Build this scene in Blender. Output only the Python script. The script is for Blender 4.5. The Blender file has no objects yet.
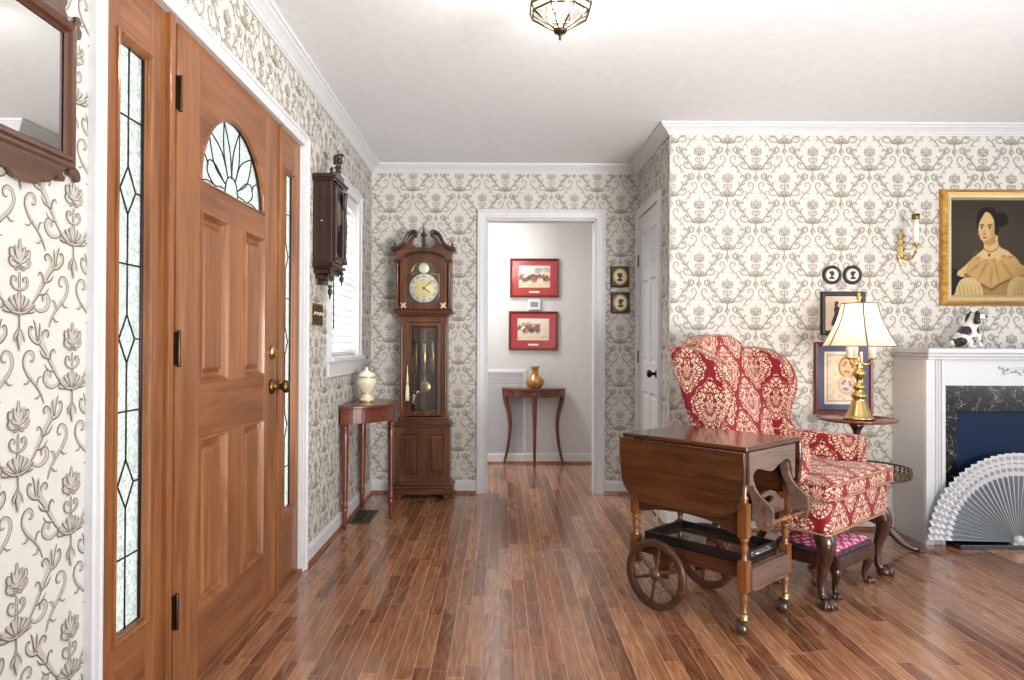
import bpy, math, random
import numpy as np
from mathutils import Vector, Matrix
random.seed(7)
PI = math.pi
sc = bpy.context.scene
COL = sc.collection
R_ = math.radians

# ------------------------------------------------------------------ mesh builder
class MB:
    def __init__(s):
        s.v = []; s.f = []; s.m = []; s.s = []
    def add(s, vs, fs, mat=0, smooth=False):
        o = len(s.v)
        s.v.extend([tuple(map(float, p)) for p in vs])
        for f in fs:
            s.f.append([i + o for i in f]); s.m.append(mat); s.s.append(smooth)
        return o
    def box(s, x0, x1, y0, y1, z0, z1, mat=0):
        vs = [(x, y, z) for z in (z0, z1) for y in (y0, y1) for x in (x0, x1)]
        s.add(vs, [(0, 2, 3, 1), (4, 5, 7, 6), (0, 1, 5, 4), (2, 6, 7, 3), (0, 4, 6, 2), (1, 3, 7, 5)], mat)
    def lathe(s, prof, c=(0, 0, 0), seg=20, mat=0, axis='z', sx=1, sy=1, smooth=True, a0=0, caps=True):
        n = len(prof); vs = []; fs = []
        for r, z in prof:
            for k in range(seg):
                a = 2 * PI * k / seg + a0
                p = (r * math.cos(a) * sx, r * math.sin(a) * sy, z)
                if axis == 'y': p = (p[0], p[2], -p[1])
                elif axis == 'x': p = (p[2], p[0], p[1])
                vs.append((p[0] + c[0], p[1] + c[1], p[2] + c[2]))
        for i in range(n - 1):
            for k in range(seg):
                k2 = (k + 1) % seg
                fs.append((i * seg + k, i * seg + k2, (i + 1) * seg + k2, (i + 1) * seg + k))
        ring = tuple(prof[0]) == tuple(prof[-1]) or not caps
        if prof[0][0] > 1e-5 and not ring: fs.append(tuple(range(seg))[::-1])
        if prof[-1][0] > 1e-5 and not ring: fs.append(tuple((n - 1) * seg + k for k in range(seg)))
        s.add(vs, fs, mat, smooth)
    def ball(s, c, r, mat=0, seg=14, sz=1.0, sx=1.0, sy=1.0):
        n = 9
        s.lathe([(max(r * math.sin(PI * i / n), 1e-6), -r * sz * math.cos(PI * i / n)) for i in range(n + 1)], c, seg, mat, 'z', sx, sy)
    def tube(s, pts, rad, seg=8, mat=0, closed=False, flat=1.0, smooth=True):
        pts = [Vector(p) for p in pts]; n = len(pts)
        if not hasattr(rad, '__len__'): rad = [rad] * n
        vs = []; fs = []; up = None
        for i in range(n):
            if closed: t = pts[(i + 1) % n] - pts[i - 1]
            else: t = pts[min(i + 1, n - 1)] - pts[max(i - 1, 0)]
            t.normalize()
            if up is None:
                up = Vector((0, 0, 1)) if abs(t.z) < .9 else Vector((1, 0, 0))
            side = t.cross(up)
            if side.length < 1e-6: side = t.orthogonal()
            side.normalize(); up = side.cross(t).normalized()
            for k in range(seg):
                a = 2 * PI * k / seg
                vs.append(pts[i] + side * math.cos(a) * rad[i] + up * math.sin(a) * rad[i] * flat)
        m = n if closed else n - 1
        for i in range(m):
            j = (i + 1) % n
            for k in range(seg):
                k2 = (k + 1) % seg
                fs.append((i * seg + k, i * seg + k2, j * seg + k2, j * seg + k))
        if not closed:
            fs.append(tuple(range(seg))[::-1]); fs.append(tuple((n - 1) * seg + k for k in range(seg)))
        s.add(vs, fs, mat, smooth)
    def prism(s, poly, a, b, plane='xz', mat=0, smooth=False, shear=None):
        """poly in a plane, extruded from a to b along the third axis"""
        def P(p, t):
            if plane == 'xz': q = (p[0], t, p[1])
            elif plane == 'yz': q = (t, p[0], p[1])
            else: q = (p[0], p[1], t)
            return shear(q) if shear else q
        n = len(poly)
        vs = [P(p, a) for p in poly] + [P(p, b) for p in poly]
        fs = [tuple(range(n)), tuple(range(2 * n - 1, n - 1, -1))]
        fs += [(i, i + n, (i + 1) % n + n, (i + 1) % n) for i in range(n)]
        s.add(vs, fs, mat, smooth)
    def rings(s, x0, x1, z0, z1, loops, mat=0, cap=True, capmat=None):
        """nested rectangles in the local xz plane: loops of (inset, y)"""
        vs = []; fs = []
        for d, y in loops:
            vs += [(x0 + d, y, z0 + d), (x1 - d, y, z0 + d), (x1 - d, y, z1 - d), (x0 + d, y, z1 - d)]
        for i in range(len(loops) - 1):
            for k in range(4):
                k2 = (k + 1) % 4
                fs.append((i * 4 + k, i * 4 + k2, i * 4 + 4 + k2, i * 4 + 4 + k))
        s.add(vs, fs, mat)
        if cap:
            b = len(s.v) - 4
            s.f.append([b, b + 1, b + 2, b + 3]); s.m.append(mat if capmat is None else capmat); s.s.append(False)
    def build(s, name, mats, parent=None, bevel=0, seg=2, sub=0, loc=None, recalc=True, solid=0):
        me = bpy.data.meshes.new(name)
        me.from_pydata(s.v, [], s.f)
        if not isinstance(mats, (list, tuple)): mats = [mats]
        for m in mats: me.materials.append(m)
        me.polygons.foreach_set('material_index', s.m)
        me.polygons.foreach_set('use_smooth', s.s)
        me.update()
        if recalc:
            import bmesh
            bm = bmesh.new(); bm.from_mesh(me)
            bmesh.ops.recalc_face_normals(bm, faces=bm.faces[:]); bm.to_mesh(me); bm.free()
        o = bpy.data.objects.new(name, me); COL.objects.link(o)
        if parent: o.parent = parent
        if loc: o.location = loc
        if solid:
            m = o.modifiers.new('s', 'SOLIDIFY'); m.thickness = solid; m.offset = 0
        if bevel:
            m = o.modifiers.new('b', 'BEVEL'); m.width = bevel; m.segments = seg; m.limit_method = 'ANGLE'; m.angle_limit = R_(38)
        if sub:
            m = o.modifiers.new('u', 'SUBSURF'); m.levels = sub; m.render_levels = sub
        return o

def thing(name, label, cat, loc=(0, 0, 0), rot=0, group=None):
    o = bpy.data.objects.new(name, None); COL.objects.link(o); o.empty_display_size = .05
    o.location = loc; o.rotation_euler = (0, 0, rot)
    return tag(o, label, cat, group)
def tag(o, label, cat, group=None):
    o['label'] = label; o['category'] = cat
    if group: o['group'] = group
    return o
def struct(o, label=None, cat=None):
    o['kind'] = 'structure'
    if label: o['label'] = label
    if cat: o['category'] = cat
    return o
def empty_struct(name, loc, rot, label, cat):
    o = bpy.data.objects.new(name, None); COL.objects.link(o); o.empty_display_size = .05
    o.location = loc; o.rotation_euler = (0, 0, rot)
    return struct(o, label, cat)

def spline(P, n=8, closed=False):
    """Catmull-Rom through the points"""
    P = [np.array(p, float) for p in P]; out = []; N = len(P)
    for i in range(N if closed else N - 1):
        if closed: a, b, c, d = P[i - 1], P[i], P[(i + 1) % N], P[(i + 2) % N]
        else: a, b, c, d = P[max(i - 1, 0)], P[i], P[i + 1], P[min(i + 2, N - 1)]
        for k in range(n):
            t = k / n
            out.append(.5 * (2 * b + (c - a) * t + (2 * a - 5 * b + 4 * c - d) * t * t + (3 * b - a - 3 * c + d) * t ** 3))
    if not closed: out.append(P[-1])
    return [tuple(p) for p in out]

def sweep(mb, prof, path, mat=0):
    """moulding profile (out, z) along a horizontal path; 'out' is to the right of the walking direction"""
    n = len(path); offs = []
    ds = [(Vector(path[i + 1]) - Vector(path[i])).normalized() for i in range(n - 1)]
    for i in range(n):
        a = ds[max(i - 1, 0)]; b = ds[min(i, n - 2)]
        n1 = Vector((a.y, -a.x)); n2 = Vector((b.y, -b.x))
        offs.append((n1 + n2) / (1 + n1.dot(n2)))
    vs = []; fs = []; m = len(prof)
    for i in range(n):
        for d, z in prof:
            vs.append((path[i][0] + offs[i].x * d, path[i][1] + offs[i].y * d, z))
    for i in range(n - 1):
        for k in range(m):
            k2 = (k + 1) % m
            fs.append((i * m + k, i * m + k2, (i + 1) * m + k2, (i + 1) * m + k))
    fs.append(tuple(range(m))); fs.append(tuple((n - 1) * m + k for k in range(m)))
    mb.add(vs, fs, mat)

# ------------------------------------------------------------------ materials
def lin(c):
    return tuple(((x / 255) / 12.92 if x / 255 <= .04045 else ((x / 255 + .055) / 1.055) ** 2.4) for x in c)
def L4(c): return lin(c) + (1,)

class X:
    def __init__(s, nt, k): s.nt = nt; s.k = k
    def _m(s, op, *a):
        n = s.nt.nodes.new('ShaderNodeMath'); n.operation = op
        for i, v in enumerate(a):
            if isinstance(v, X): s.nt.links.new(v.k, n.inputs[i])
            else: n.inputs[i].default_value = v
        return X(s.nt, n.outputs[0])
    def __add__(s, o): return s._m('ADD', s, o)
    __radd__ = __add__
    def __sub__(s, o): return s._m('SUBTRACT', s, o)
    def __rsub__(s, o): return s._m('SUBTRACT', o, s)
    def __mul__(s, o): return s._m('MULTIPLY', s, o)
    __rmul__ = __mul__
    def __truediv__(s, o): return s._m('DIVIDE', s, o)
    def floor(s): return s._m('FLOOR', s)
    def fract(s): return s._m('FRACT', s)
    def abs(s): return s._m('ABSOLUTE', s)
    def sin(s): return s._m('SINE', s)
    def cos(s): return s._m('COSINE', s)
    def sqrt(s): return s._m('SQRT', s)
    def pow(s, e): return s._m('POWER', s, e)
    def lt(s, o): return s._m('LESS_THAN', s, o)
    def gt(s, o): return s._m('GREATER_THAN', s, o)
    def min(s, o): return s._m('MINIMUM', s, o)
    def max(s, o): return s._m('MAXIMUM', s, o)
    def atan2(s, o): return s._m('ARCTAN2', s, o)
    def step(s, a, b):
        n = s.nt.nodes.new('ShaderNodeMapRange'); n.interpolation_type = 'SMOOTHSTEP'
        s.nt.links.new(s.k, n.inputs[0]); n.inputs[1].default_value = a; n.inputs[2].default_value = b
        return X(s.nt, n.outputs[0])

class Mat:
    def __init__(s, name, rough=.5, spec=.5, metal=0, coat=0, coatr=.05):
        s.m = bpy.data.materials.new(name); s.m.use_nodes = True
        s.nt = s.m.node_tree; s.b = s.nt.nodes['Principled BSDF']
        s.set('Roughness', rough); s.set('Specular IOR Level', spec); s.set('Metallic', metal)
        s.set('Coat Weight', coat); s.set('Coat Roughness', coatr)
    def set(s, k, v):
        if isinstance(v, X): s.nt.links.new(v.k, s.b.inputs[k])
        elif hasattr(v, 'is_output'): s.nt.links.new(v, s.b.inputs[k])
        else: s.b.inputs[k].default_value = v
    def node(s, t): return s.nt.nodes.new(t)
    def coord(s, which='Object'):
        return s.node('ShaderNodeTexCoord').outputs[which]
    def xyz(s, vec=None, which='Object'):
        n = s.node('ShaderNodeSeparateXYZ'); s.nt.links.new(vec or s.coord(which), n.inputs[0])
        return [X(s.nt, n.outputs[i]) for i in range(3)]
    def vec(s, x, y, z=0.0):
        n = s.node('ShaderNodeCombineXYZ')
        for i, v in enumerate((x, y, z)):
            if isinstance(v, X): s.nt.links.new(v.k, n.inputs[i])
            else: n.inputs[i].default_value = v
        return n.outputs[0]
    def noise(s, vec, scale, detail=3, dist=0, rough=.5):
        n = s.node('ShaderNodeTexNoise'); s.nt.links.new(vec, n.inputs['Vector'])
        n.inputs['Scale'].default_value = scale; n.inputs['Detail'].default_value = detail
        n.inputs['Distortion'].default_value = dist; n.inputs['Roughness'].default_value = rough
        return X(s.nt, n.outputs[0])
    def white(s, vec):
        n = s.node('ShaderNodeTexWhiteNoise'); n.noise_dimensions = '3D'
        s.nt.links.new(vec, n.inputs['Vector']); return X(s.nt, n.outputs['Value'])
    def mix(s, f, a, b):
        n = s.node('ShaderNodeMix'); n.data_type = 'RGBA'
        for i, v in ((0, f), (6, a), (7, b)):
            if isinstance(v, X): s.nt.links.new(v.k, n.inputs[i])
            elif hasattr(v, 'is_output'): s.nt.links.new(v, n.inputs[i])
            elif hasattr(v, '__len__'): n.inputs[i].default_value = L4(v)
            else: n.inputs[i].default_value = v
        return n.outputs[2]
    def ramp(s, f, stops):
        n = s.node('ShaderNodeValToRGB'); s.nt.links.new(f.k, n.inputs[0])
        e = n.color_ramp.elements
        while len(e) < len(stops): e.new(.5)
        for q, (p, c) in zip(e, stops): q.position = p; q.color = L4(c)
        return n.outputs[0]
    def bump(s, h, dist=.001, strength=.5):
        n = s.node('ShaderNodeBump'); n.inputs['Distance'].default_value = dist; n.inputs['Strength'].default_value = strength
        s.nt.links.new(h.k, n.inputs['Height']); s.nt.links.new(n.outputs[0], s.b.inputs['Normal'])

def plain(name, c, rough=.5, metal=0, spec=.5, coat=0):
    """one colour with a little uneven gloss"""
    M = Mat(name, rough, spec, metal, coat)
    n = M.noise(M.coord(), 18, 3)
    M.set('Base Color', M.mix(n, tuple(x * .96 for x in c), tuple(min(255, x * 1.03) for x in c)))
    M.set('Roughness', n * .12 + (rough - .06))
    return M.m

def wood(name, dark, mid, light, axis='z', rough=.35, coat=.3, sc_=1.0, spec=.4):
    M = Mat(name, rough, spec, 0, coat, .12)
    x, y, z = M.xyz()
    k = 34 * sc_; g = 2.2 * sc_
    v = M.vec(x * (g if axis == 'x' else k), y * (g if axis == 'y' else k), z * (g if axis == 'z' else k))
    a = M.noise(v, 1, 5, 1.2, .6)
    v2 = M.vec(x * (2 if axis == 'x' else 9), y * (2 if axis == 'y' else 9), z * (1.2 if axis == 'z' else 9))
    b = M.noise(v2, sc_, 2, .6)
    f = a * .7 + b * .45 - .07
    M.set('Base Color', M.ramp(f, [(.25, dark), (.5, mid), (.78, light)]))
    M.set('Roughness', a * .15 + (rough - .07))
    M.bump(a, .0006, .35)
    return M.m

def damask(name, ground, lace, shade, W=.25, H=.33, sat=1.0):
    M = Mat(name, .62, .35)
    M.set('Sheen Weight', .12)
    n = M.xyz(which='Normal'); x, y, z = M.xyz()
    nx = n[0].abs(); nz = n[2].abs()
    fx = nx.gt(.62); fz = nz.gt(.62)
    # lay the cloth over each face along its own two axes
    u = fx * y + (1 - fx) * x + (fx * .11)
    v = fz * (fx * 0 + y) + (1 - fz) * z
    def lattice(du, dv):
        a = ((u + du) / W + .5).fract() - .5; b = ((v + dv) / H + .5).fract() - .5
        return a * W, b * H
    def metric(a, b):
        w = (1 - (b.abs() / .155).pow(1.8)).max(.05) * .078
        return (a.abs() / w).pow(1.5) * .62 + (b.abs() / .112).pow(2) * .72
    a1, b1 = lattice(0, 0); a2, b2 = lattice(W / 2, H / 2)
    e1 = metric(a1, b1); e2 = metric(a2, b2)
    s = e1.lt(e2)
    a = s * a1 + (1 - s) * a2; b = s * b1 + (1 - s) * b2; e = e1.min(e2)
    aa = a.abs()
    th = (b + .03).atan2(aa + .0005)
    rho = ((b + .03) * (b + .03) + aa * aa).sqrt()
    scal = (th * 11).sin() * .10
    med = (e + scal).step(.98, .89)
    def vor(scale, du):
        n_ = M.node('ShaderNodeTexVoronoi'); n_.feature = 'DISTANCE_TO_EDGE'; n_.voronoi_dimensions = '2D'
        M.nt.links.new(M.vec(aa * scale + du, b * scale), n_.inputs['Vector']); n_.inputs['Scale'].default_value = 1
        return X(M.nt, n_.outputs['Distance'])
    def petals(kr, kt):
        n_ = M.node('ShaderNodeTexVoronoi'); n_.feature = 'DISTANCE_TO_EDGE'; n_.voronoi_dimensions = '2D'
        w_ = M.noise(M.coord(), 30, 2)
        M.nt.links.new(M.vec(rho * kr + w_ * .5, th * kt + rho * 7), n_.inputs['Vector']); n_.inputs['Scale'].default_value = 1
        return X(M.nt, n_.outputs['Distance'])
    veins = 1 - petals(34, 5.2).step(.09, .20)
    rings = ((e * 11 + (th * 12).sin() * .5).sin()).step(.82, .98)
    inner = med * (1 - (veins.max(rings)))
    # floral ribbon outside the crimson ogee band
    out = (e + scal * .8).step(1.70, 1.80)
    fl = vor(54, 9.7).step(.10, .19)
    pat = inner.max(out * fl)
    fine = M.noise(M.coord(), 240, 2)
    lc = M.mix(fine.step(.35, .65), shade, lace)
    M.set('Base Color', M.mix(pat, M.mix(fine, tuple(c * .85 for c in ground), ground), lc))
    M.bump(pat + fine * .5, .0012, .5)
    return M.m

def colmat(name, rough=.7, spec=.12):
    M = Mat(name, rough, spec)
    n = M.node('ShaderNodeAttribute'); n.attribute_name = 'Col'
    M.set('Base Color', n.outputs['Color']); return M.m

def glass(name, tint=(255, 255, 255), mixf=.12, rough=.02, bump=0, bscale=30):
    M = Mat(name, rough); nt = M.nt; nt.nodes.remove(M.b)
    tr = M.node('ShaderNodeBsdfTransparent'); tr.inputs[0].default_value = L4(tint)
    gl = M.node('ShaderNodeBsdfGlossy'); gl.inputs['Roughness'].default_value = rough
    mx = M.node('ShaderNodeMixShader'); mx.inputs[0].default_value = mixf
    nt.links.new(tr.outputs[0], mx.inputs[1]); nt.links.new(gl.outputs[0], mx.inputs[2])
    nt.links.new(mx.outputs[0], nt.nodes['Material Output'].inputs[0])
    return M.m

def raster(mb_name, w, h, nx, nz, fn, mat, parent=None, y=0.0, c=(0, 0)):
    """flat painted sheet in the local xz plane, facing -y; fn(u,v)->rgb 0..255 arrays, u right, v up"""
    us = np.linspace(0, 1, nx); vs = np.linspace(0, 1, nz)
    U, V = np.meshgrid(us, vs)
    rgb = fn(U.ravel(), V.ravel())
    a = np.clip(rgb / 255., 0, 1)
    a = np.where(a <= .04045, a / 12.92, ((a + .055) / 1.055) ** 2.4)
    verts = [((u - .5) * w + c[0], y, (v - .5) * h + c[1]) for u, v in zip(U.ravel(), V.ravel())]
    faces = [(j * nx + i, j * nx + i + 1, (j + 1) * nx + i + 1, (j + 1) * nx + i) for j in range(nz - 1) for i in range(nx - 1)]
    me = bpy.data.meshes.new(mb_name); me.from_pydata(verts, [], faces); me.materials.append(mat)
    at = me.color_attributes.new('Col', 'FLOAT_COLOR', 'POINT')
    at.data.foreach_set('color', np.concatenate([a, np.ones((len(a), 1))], 1).astype(np.float32).ravel())
    o = bpy.data.objects.new(mb_name, me); COL.objects.link(o)
    if parent: o.parent = parent
    return o
def P_ell(u, v, cu, cv, ru, rv, soft=.15, ang=0):
    c, s = math.cos(ang), math.sin(ang)
    a = ((u - cu) * c + (v - cv) * s) / ru; b = (-(u - cu) * s + (v - cv) * c) / rv
    return np.clip((1 - np.sqrt(a * a + b * b)) / soft + .5, 0, 1)
def P_poly(u, v, pts):
    pts = spline(pts, 6, True); ins = np.zeros(len(u), bool); n = len(pts)
    for i in range(n):
        x1, y1 = pts[i]; x2, y2 = pts[(i + 1) % n]
        c = ((y1 > v) != (y2 > v)) & (u < (x2 - x1) * (v - y1) / (y2 - y1 + 1e-12) + x1)
        ins ^= c
    return ins.astype(float)
def P_over(img, m, col):
    return img * (1 - m[:, None]) + np.array(col, float)[None, :] * m[:, None]

M_white = plain('white_trim_paint', (208, 209, 211), .4, spec=.4)
M_ceil = plain('ceiling_paint', (226, 228, 231), .9, spec=.2)
M_grey = plain('hall_wall_paint', (202, 201, 200), .85, spec=.2)
M_paper = plain('wallpaper_ground', (206, 202, 195), .75, spec=.25)
M_pfill = plain('wallpaper_taupe', (180, 174, 164), .7, spec=.25)
M_pline = plain('wallpaper_dark_taupe', (110, 103, 93), .7, spec=.25)
M_doorz = wood('honey_oak_upright', (88, 50, 25), (133, 83, 47), (168, 115, 71), 'z', .36, .25)
M_doorx = wood('honey_oak_across', (82, 45, 23), (125, 76, 42), (160, 107, 64), 'x', .36, .25)
M_mahz = wood('mahogany_upright', (58, 22, 14), (98, 44, 26), (132, 66, 40), 'z', .3, .4)
M_mahx = wood('mahogany_across', (58, 22, 14), (98, 44, 26), (132, 66, 40), 'x', .3, .4)
M_walz = wood('clock_cherry_upright', (44, 24, 14), (84, 47, 27), (128, 76, 44), 'z', .3, .35)
M_walx = wood('clock_cherry_across', (44, 24, 14), (84, 47, 27), (128, 76, 44), 'x', .3, .35)
M_mirfr = wood('mirror_frame_wood', (44, 24, 16), (80, 48, 34), (108, 70, 52), 'z', .3, .35)
M_darkz = wood('dark_walnut', (30, 17, 14), (50, 30, 26), (72, 44, 38), 'z', .33, .4)
M_cartx = wood('cart_walnut_along', (40, 22, 12), (72, 40, 20), (102, 60, 30), 'x', .20, .7)
M_carty = wood('cart_walnut_sheen', (66, 48, 40), (100, 78, 68), (128, 104, 94), 'y', .28, .6)  # walnut greyed and lightened: window sheen painted into the colour
M_cartz = wood('cart_walnut_turned', (76, 42, 20), (112, 66, 32), (146, 92, 50), 'z', .25, .6)
M_legz = wood('dark_carved_leg', (34, 18, 13), (58, 32, 24), (88, 54, 40), 'z', .25, .6)
M_black = plain('black_lacquer', (24, 22, 22), .35)
M_brass = plain('polished_brass', (204, 174, 114), .25, 1.0)
M_antb = plain('antique_brass', (120, 98, 58), .34, 1.0)
M_steel = plain('chrome', (200, 200, 200), .18, 1.0)
M_lead = plain('lead_came', (44, 46, 48), .4, .6)
LAMP_W, HALL_W, SIDE_W, BOUNCE_W, YARD_W, WIN_W, LANT_W, WORLD, EXPOSURE = 2.2, 24, 24, 76, 120, 12, 32, .48, 0.53
# ------------------------------------------------------------------ room sizes (metres, camera stands at the origin)
XL, XR, YB, YF, H, XE, YS = -.96, 1.022, 5.13, 4.165, 2.44, 4.3, -.8
YH = 6.44
CAMH = 1.10

# wallpaper motif ---------------------------------------------------
def _motif():
    V = []; F = []; Lr = []; Dp = []
    def ribbon(pts, ws, edge=True, n=5, mirror=True):
        pts2 = spline(pts, n); m = len(pts2)
        t = np.linspace(0, 1, m); w = np.interp(t, np.linspace(0, 1, len(ws)), ws)
        for sgn in ((1, -1) if mirror else (1,)):
            P = np.array(pts2); P = P * np.array([sgn, 1])
            T = np.gradient(P, axis=0); T /= (np.linalg.norm(T, axis=1, keepdims=True) + 1e-9)
            N = np.stack([-T[:, 1], T[:, 0]], 1)
            def strip(a, b, lay):
                o = len(V); dd = .0003 + .00004 * len(set(Dp))
                for p, q in zip(a, b): V.append(p); V.append(q)
                for i in range(m - 1): F.append((o + 2 * i, o + 2 * i + 1, o + 2 * i + 3, o + 2 * i + 2)); Lr.append(lay); Dp.append(dd)
            strip(P + N * w[:, None] / 2, P - N * w[:, None] / 2, 0)
            if edge:
                q = np.minimum(.0023 if edge is True else edge, w * .6 + .0004)[:, None]
                e = P - N * w[:, None] / 2 * sgn
                strip(e, e + N * q * sgn, 1)
    k = .001
    R = lambda pts, ws, **kw: ribbon([(a * k, b * k) for a, b in pts], [w * k for w in ws], **kw)
    # arm with acanthus head
    R([(30, -8), (46, 6), (68, 36), (88, 64), (106, 86), (118, 102)], [4, 9, 13, 15, 20, 6], edge=.0038)
    R([(106, 80), (122, 84), (136, 97), (135, 111), (127, 109)], [12, 13, 11, 6], edge=.0038)
    R([(102, 78), (98, 93), (89, 104), (80, 99), (84, 92)], [12, 12, 10, 5], edge=.0038)
    R([(111, 84), (116, 108), (127, 128)], [11, 12, 1], edge=.0038)
    R([(108, 84), (106, 106), (108, 122)], [9, 9, 1], edge=.0038)
    R([(58, 20), (78, 22), (92, 36)], [6, 6, 1], edge=.0038); R([(76, 46), (96, 52), (108, 66)], [6, 6, 1], edge=.0038)
    R([(74, 44), (70, 60), (62, 66), (57, 58)], [5, 6, 4, 2], edge=.0038)
    # C curl under the arm
    R([(38, -4), (58, -13), (78, -11), (91, 3), (86, 18), (74, 15), (75, 6)], [5, 9, 11, 11, 9, 6])
    # hooked scroll
    R([(92, -48), (103, -25), (121, -4), (143, 16), (155, 38), (150, 56), (136, 62), (126, 53), (129, 43), (137, 44)], [3, 7, 9, 8, 8, 8, 6, 4])
    R([(116, -9), (110, 6), (100, 10)], [5, 6, 1]); R([(134, 8), (146, -2), (156, -2)], [4, 5, 1])
    R([(104, -24), (114, -34), (124, -34)], [4, 5, 1])
    # shell
    for a in (8, 30, 52, 74):
        c, s = math.cos(R_(a)), math.sin(R_(a))
        R([(3 * c, -20 + 2 * s), (20 * c * 1.25, -20 + 19 * s), (36 * c * 1.25, -20 + 36 * s)], [3, 10, 12, 9], edge=.0036)
    R([(0, -20), (0, 0), (0, 18)], [3, 9, 9], mirror=False)
    R([(0, -23), (18, -20), (36, -10), (46, -2)], [6, 7, 6, 4], edge=.0036)
    # stem and little scrolls
    R([(0, 16), (0, 38), (0, 60)], [6, 5, 4], mirror=False)
    R([(0, 24), (13, 27), (23, 37), (20, 49), (11, 48), (12, 40)], [4, 6, 6, 5, 3])
    # palmette
    R0 = R
    R = lambda pts, ws, **kw: R0([(x * .8, 94 + (y - 94) * .78) for x, y in pts], [w * .85 for w in ws], **kw)
    R([(0, 68), (0, 100), (0, 136)], [6, 16, 3], mirror=False)
    R([(2, 76), (11, 96), (19, 118)], [5, 14, 4]); R([(2, 74), (18, 82), (31, 94), (33, 107), (26, 108)], [5, 11, 12, 8, 4])
    R([(0, 72), (14, 64), (30, 68), (36, 80), (27, 86), (22, 79)], [4, 7, 8, 7, 4])
    R([(0, 66), (10, 56), (20, 58)], [4, 5, 2])
    R = R0
    # tassel
    R([(0, -22), (0, -50)], [5, 4], mirror=False)
    R([(0, -46), (0, -72), (0, -98)], [3, 16, 1], mirror=False); R([(0, -52), (11, -66), (14, -80)], [3, 8, 1])
    return np.array(V), np.array(F), np.array(Lr), np.array(Dp)
MV, MF, ML, MD = _motif()
WPW, WPH = .343, .322

def wallpaper(mb, O, U, N, u0, u1, holes=(), pu=0.0, pv=0.0, v1=H):
    """printed ornament on a wall: O origin, U horizontal direction, N into the room; holes (ua,ub,va,vb)"""
    O = np.array(O); U = np.array(U); N = np.array(N)
    allv = []; allf = []; alll = []; off = 0
    cen = MV[MF].mean(1)
    i0 = int(math.floor((u0 - pu) / (WPW / 2))) - 1; i1 = int(math.ceil((u1 - pu) / (WPW / 2))) + 1
    j0 = -int(pv / WPH) - 2
    for i in range(i0, i1 + 1):
        cu = pu + i * WPW / 2
        for j in range(j0, j0 + int(v1 / WPH) + 5):
            cv = pv + j * WPH + (WPH / 2 if i % 2 else 0)
            C = cen + np.array([cu, cv])
            ok = (C[:, 0] > u0 + .003) & (C[:, 0] < u1 - .003) & (C[:, 1] > .0) & (C[:, 1] < v1)
            for a, b, c, d in holes:
                ok &= ~((C[:, 0] > a) & (C[:, 0] < b) & (C[:, 1] > c) & (C[:, 1] < d))
            if not ok.any(): continue
            for lay in (0, 1):
                sel = ok & (ML == lay); f = MF[sel]
                if not len(f): continue
                uv = MV[f].reshape(-1, 2) + np.array([cu, cv])
                dep = np.repeat(MD[sel], 4)[:, None] + .00002 * (i % 2)
                P = O + uv[:, :1] * U + uv[:, 1:] * np.array([0, 0, 1.]) + N * dep
                allv.append(P); allf.append(np.arange(len(P)).reshape(-1, 4) + off); off += len(P)
                alll += [lay + 1] * len(f)
    base = len(mb.v)
    mb.v.extend(map(tuple, np.concatenate(allv))); fa = np.concatenate(allf) + base
    mb.f.extend(fa.tolist()); mb.m.extend(alll); mb.s.extend([False] * len(alll))

# floor -------------------------------------------------------------
def floor_mat():
    M = Mat('oak_strip_floor', .24, .5, 0, .5, .10)
    x, y, z = M.xyz()
    w = .0575
    cx = x / w; ci = cx.floor(); fx = cx.fract()
    r1 = M.white(M.vec(ci, 3.3, 0.)); Ln = r1 * .38 + .42
    yy = y / Ln + r1 * 37.7; bi = yy.floor(); fy = yy.fract()
    r2 = M.white(M.vec(ci, bi, 5.)); r3 = M.white(M.vec(ci, bi, 9.))
    g = M.noise(M.vec(x * 55 + r2 * 90, y * 3.2 + r3 * 40, r2 * 30), 1, 5, 1.6, .62)
    wv = M.noise(M.vec(x * 26 + r3 * 70, y * 2.6 + r2 * 31, r2 * 17), 1, 1)
    ring = ((x * 160 + wv * 34 + r2 * 40).sin()) * .5 + .5
    g2 = M.noise(M.vec(x * 14 + r3 * 50, y * 1.6, r3 * 20), 1, 3, 2.2)
    col = M.ramp(r2 * .36 + g * .62 + g2 * .24 + ring * .16 - .19, [(.12, (72, 42, 26)), (.38, (124, 79, 53)), (.62, (160, 110, 77)), (.92, (202, 152, 114))])
    ex = (fx - .5).abs() * 2; ey = ((fy - .5).abs() * 2 - 1) * Ln * .5
    gap = ex.step(.952, .984).max((ey + .0012).step(0.0, .0010))
    M.set('Base Color', M.mix(gap * .85, col, (206, 170, 140)))  # pale gap colour paints the light reflected by the board grooves
    M.set('Roughness', g * .10 + .18 + gap * .3)
    M.bump((1 - gap) + g * .06 + r3 * .0, .0012, .35)
    return M.m
M_floor = floor_mat()
mb = MB(); mb.box(XL - .16, XE, YS, YH + .1, -.05, 0)
struct(mb.build('floor', M_floor), 'glossy brown oak strip floor running towards the back hall', 'floor')
mb = MB(); mb.box(XL - .16, XE, YS, YH + .1, H, H + .06)
struct(mb.build('ceiling', M_ceil), 'plain pale grey-white ceiling', 'ceiling')

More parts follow.
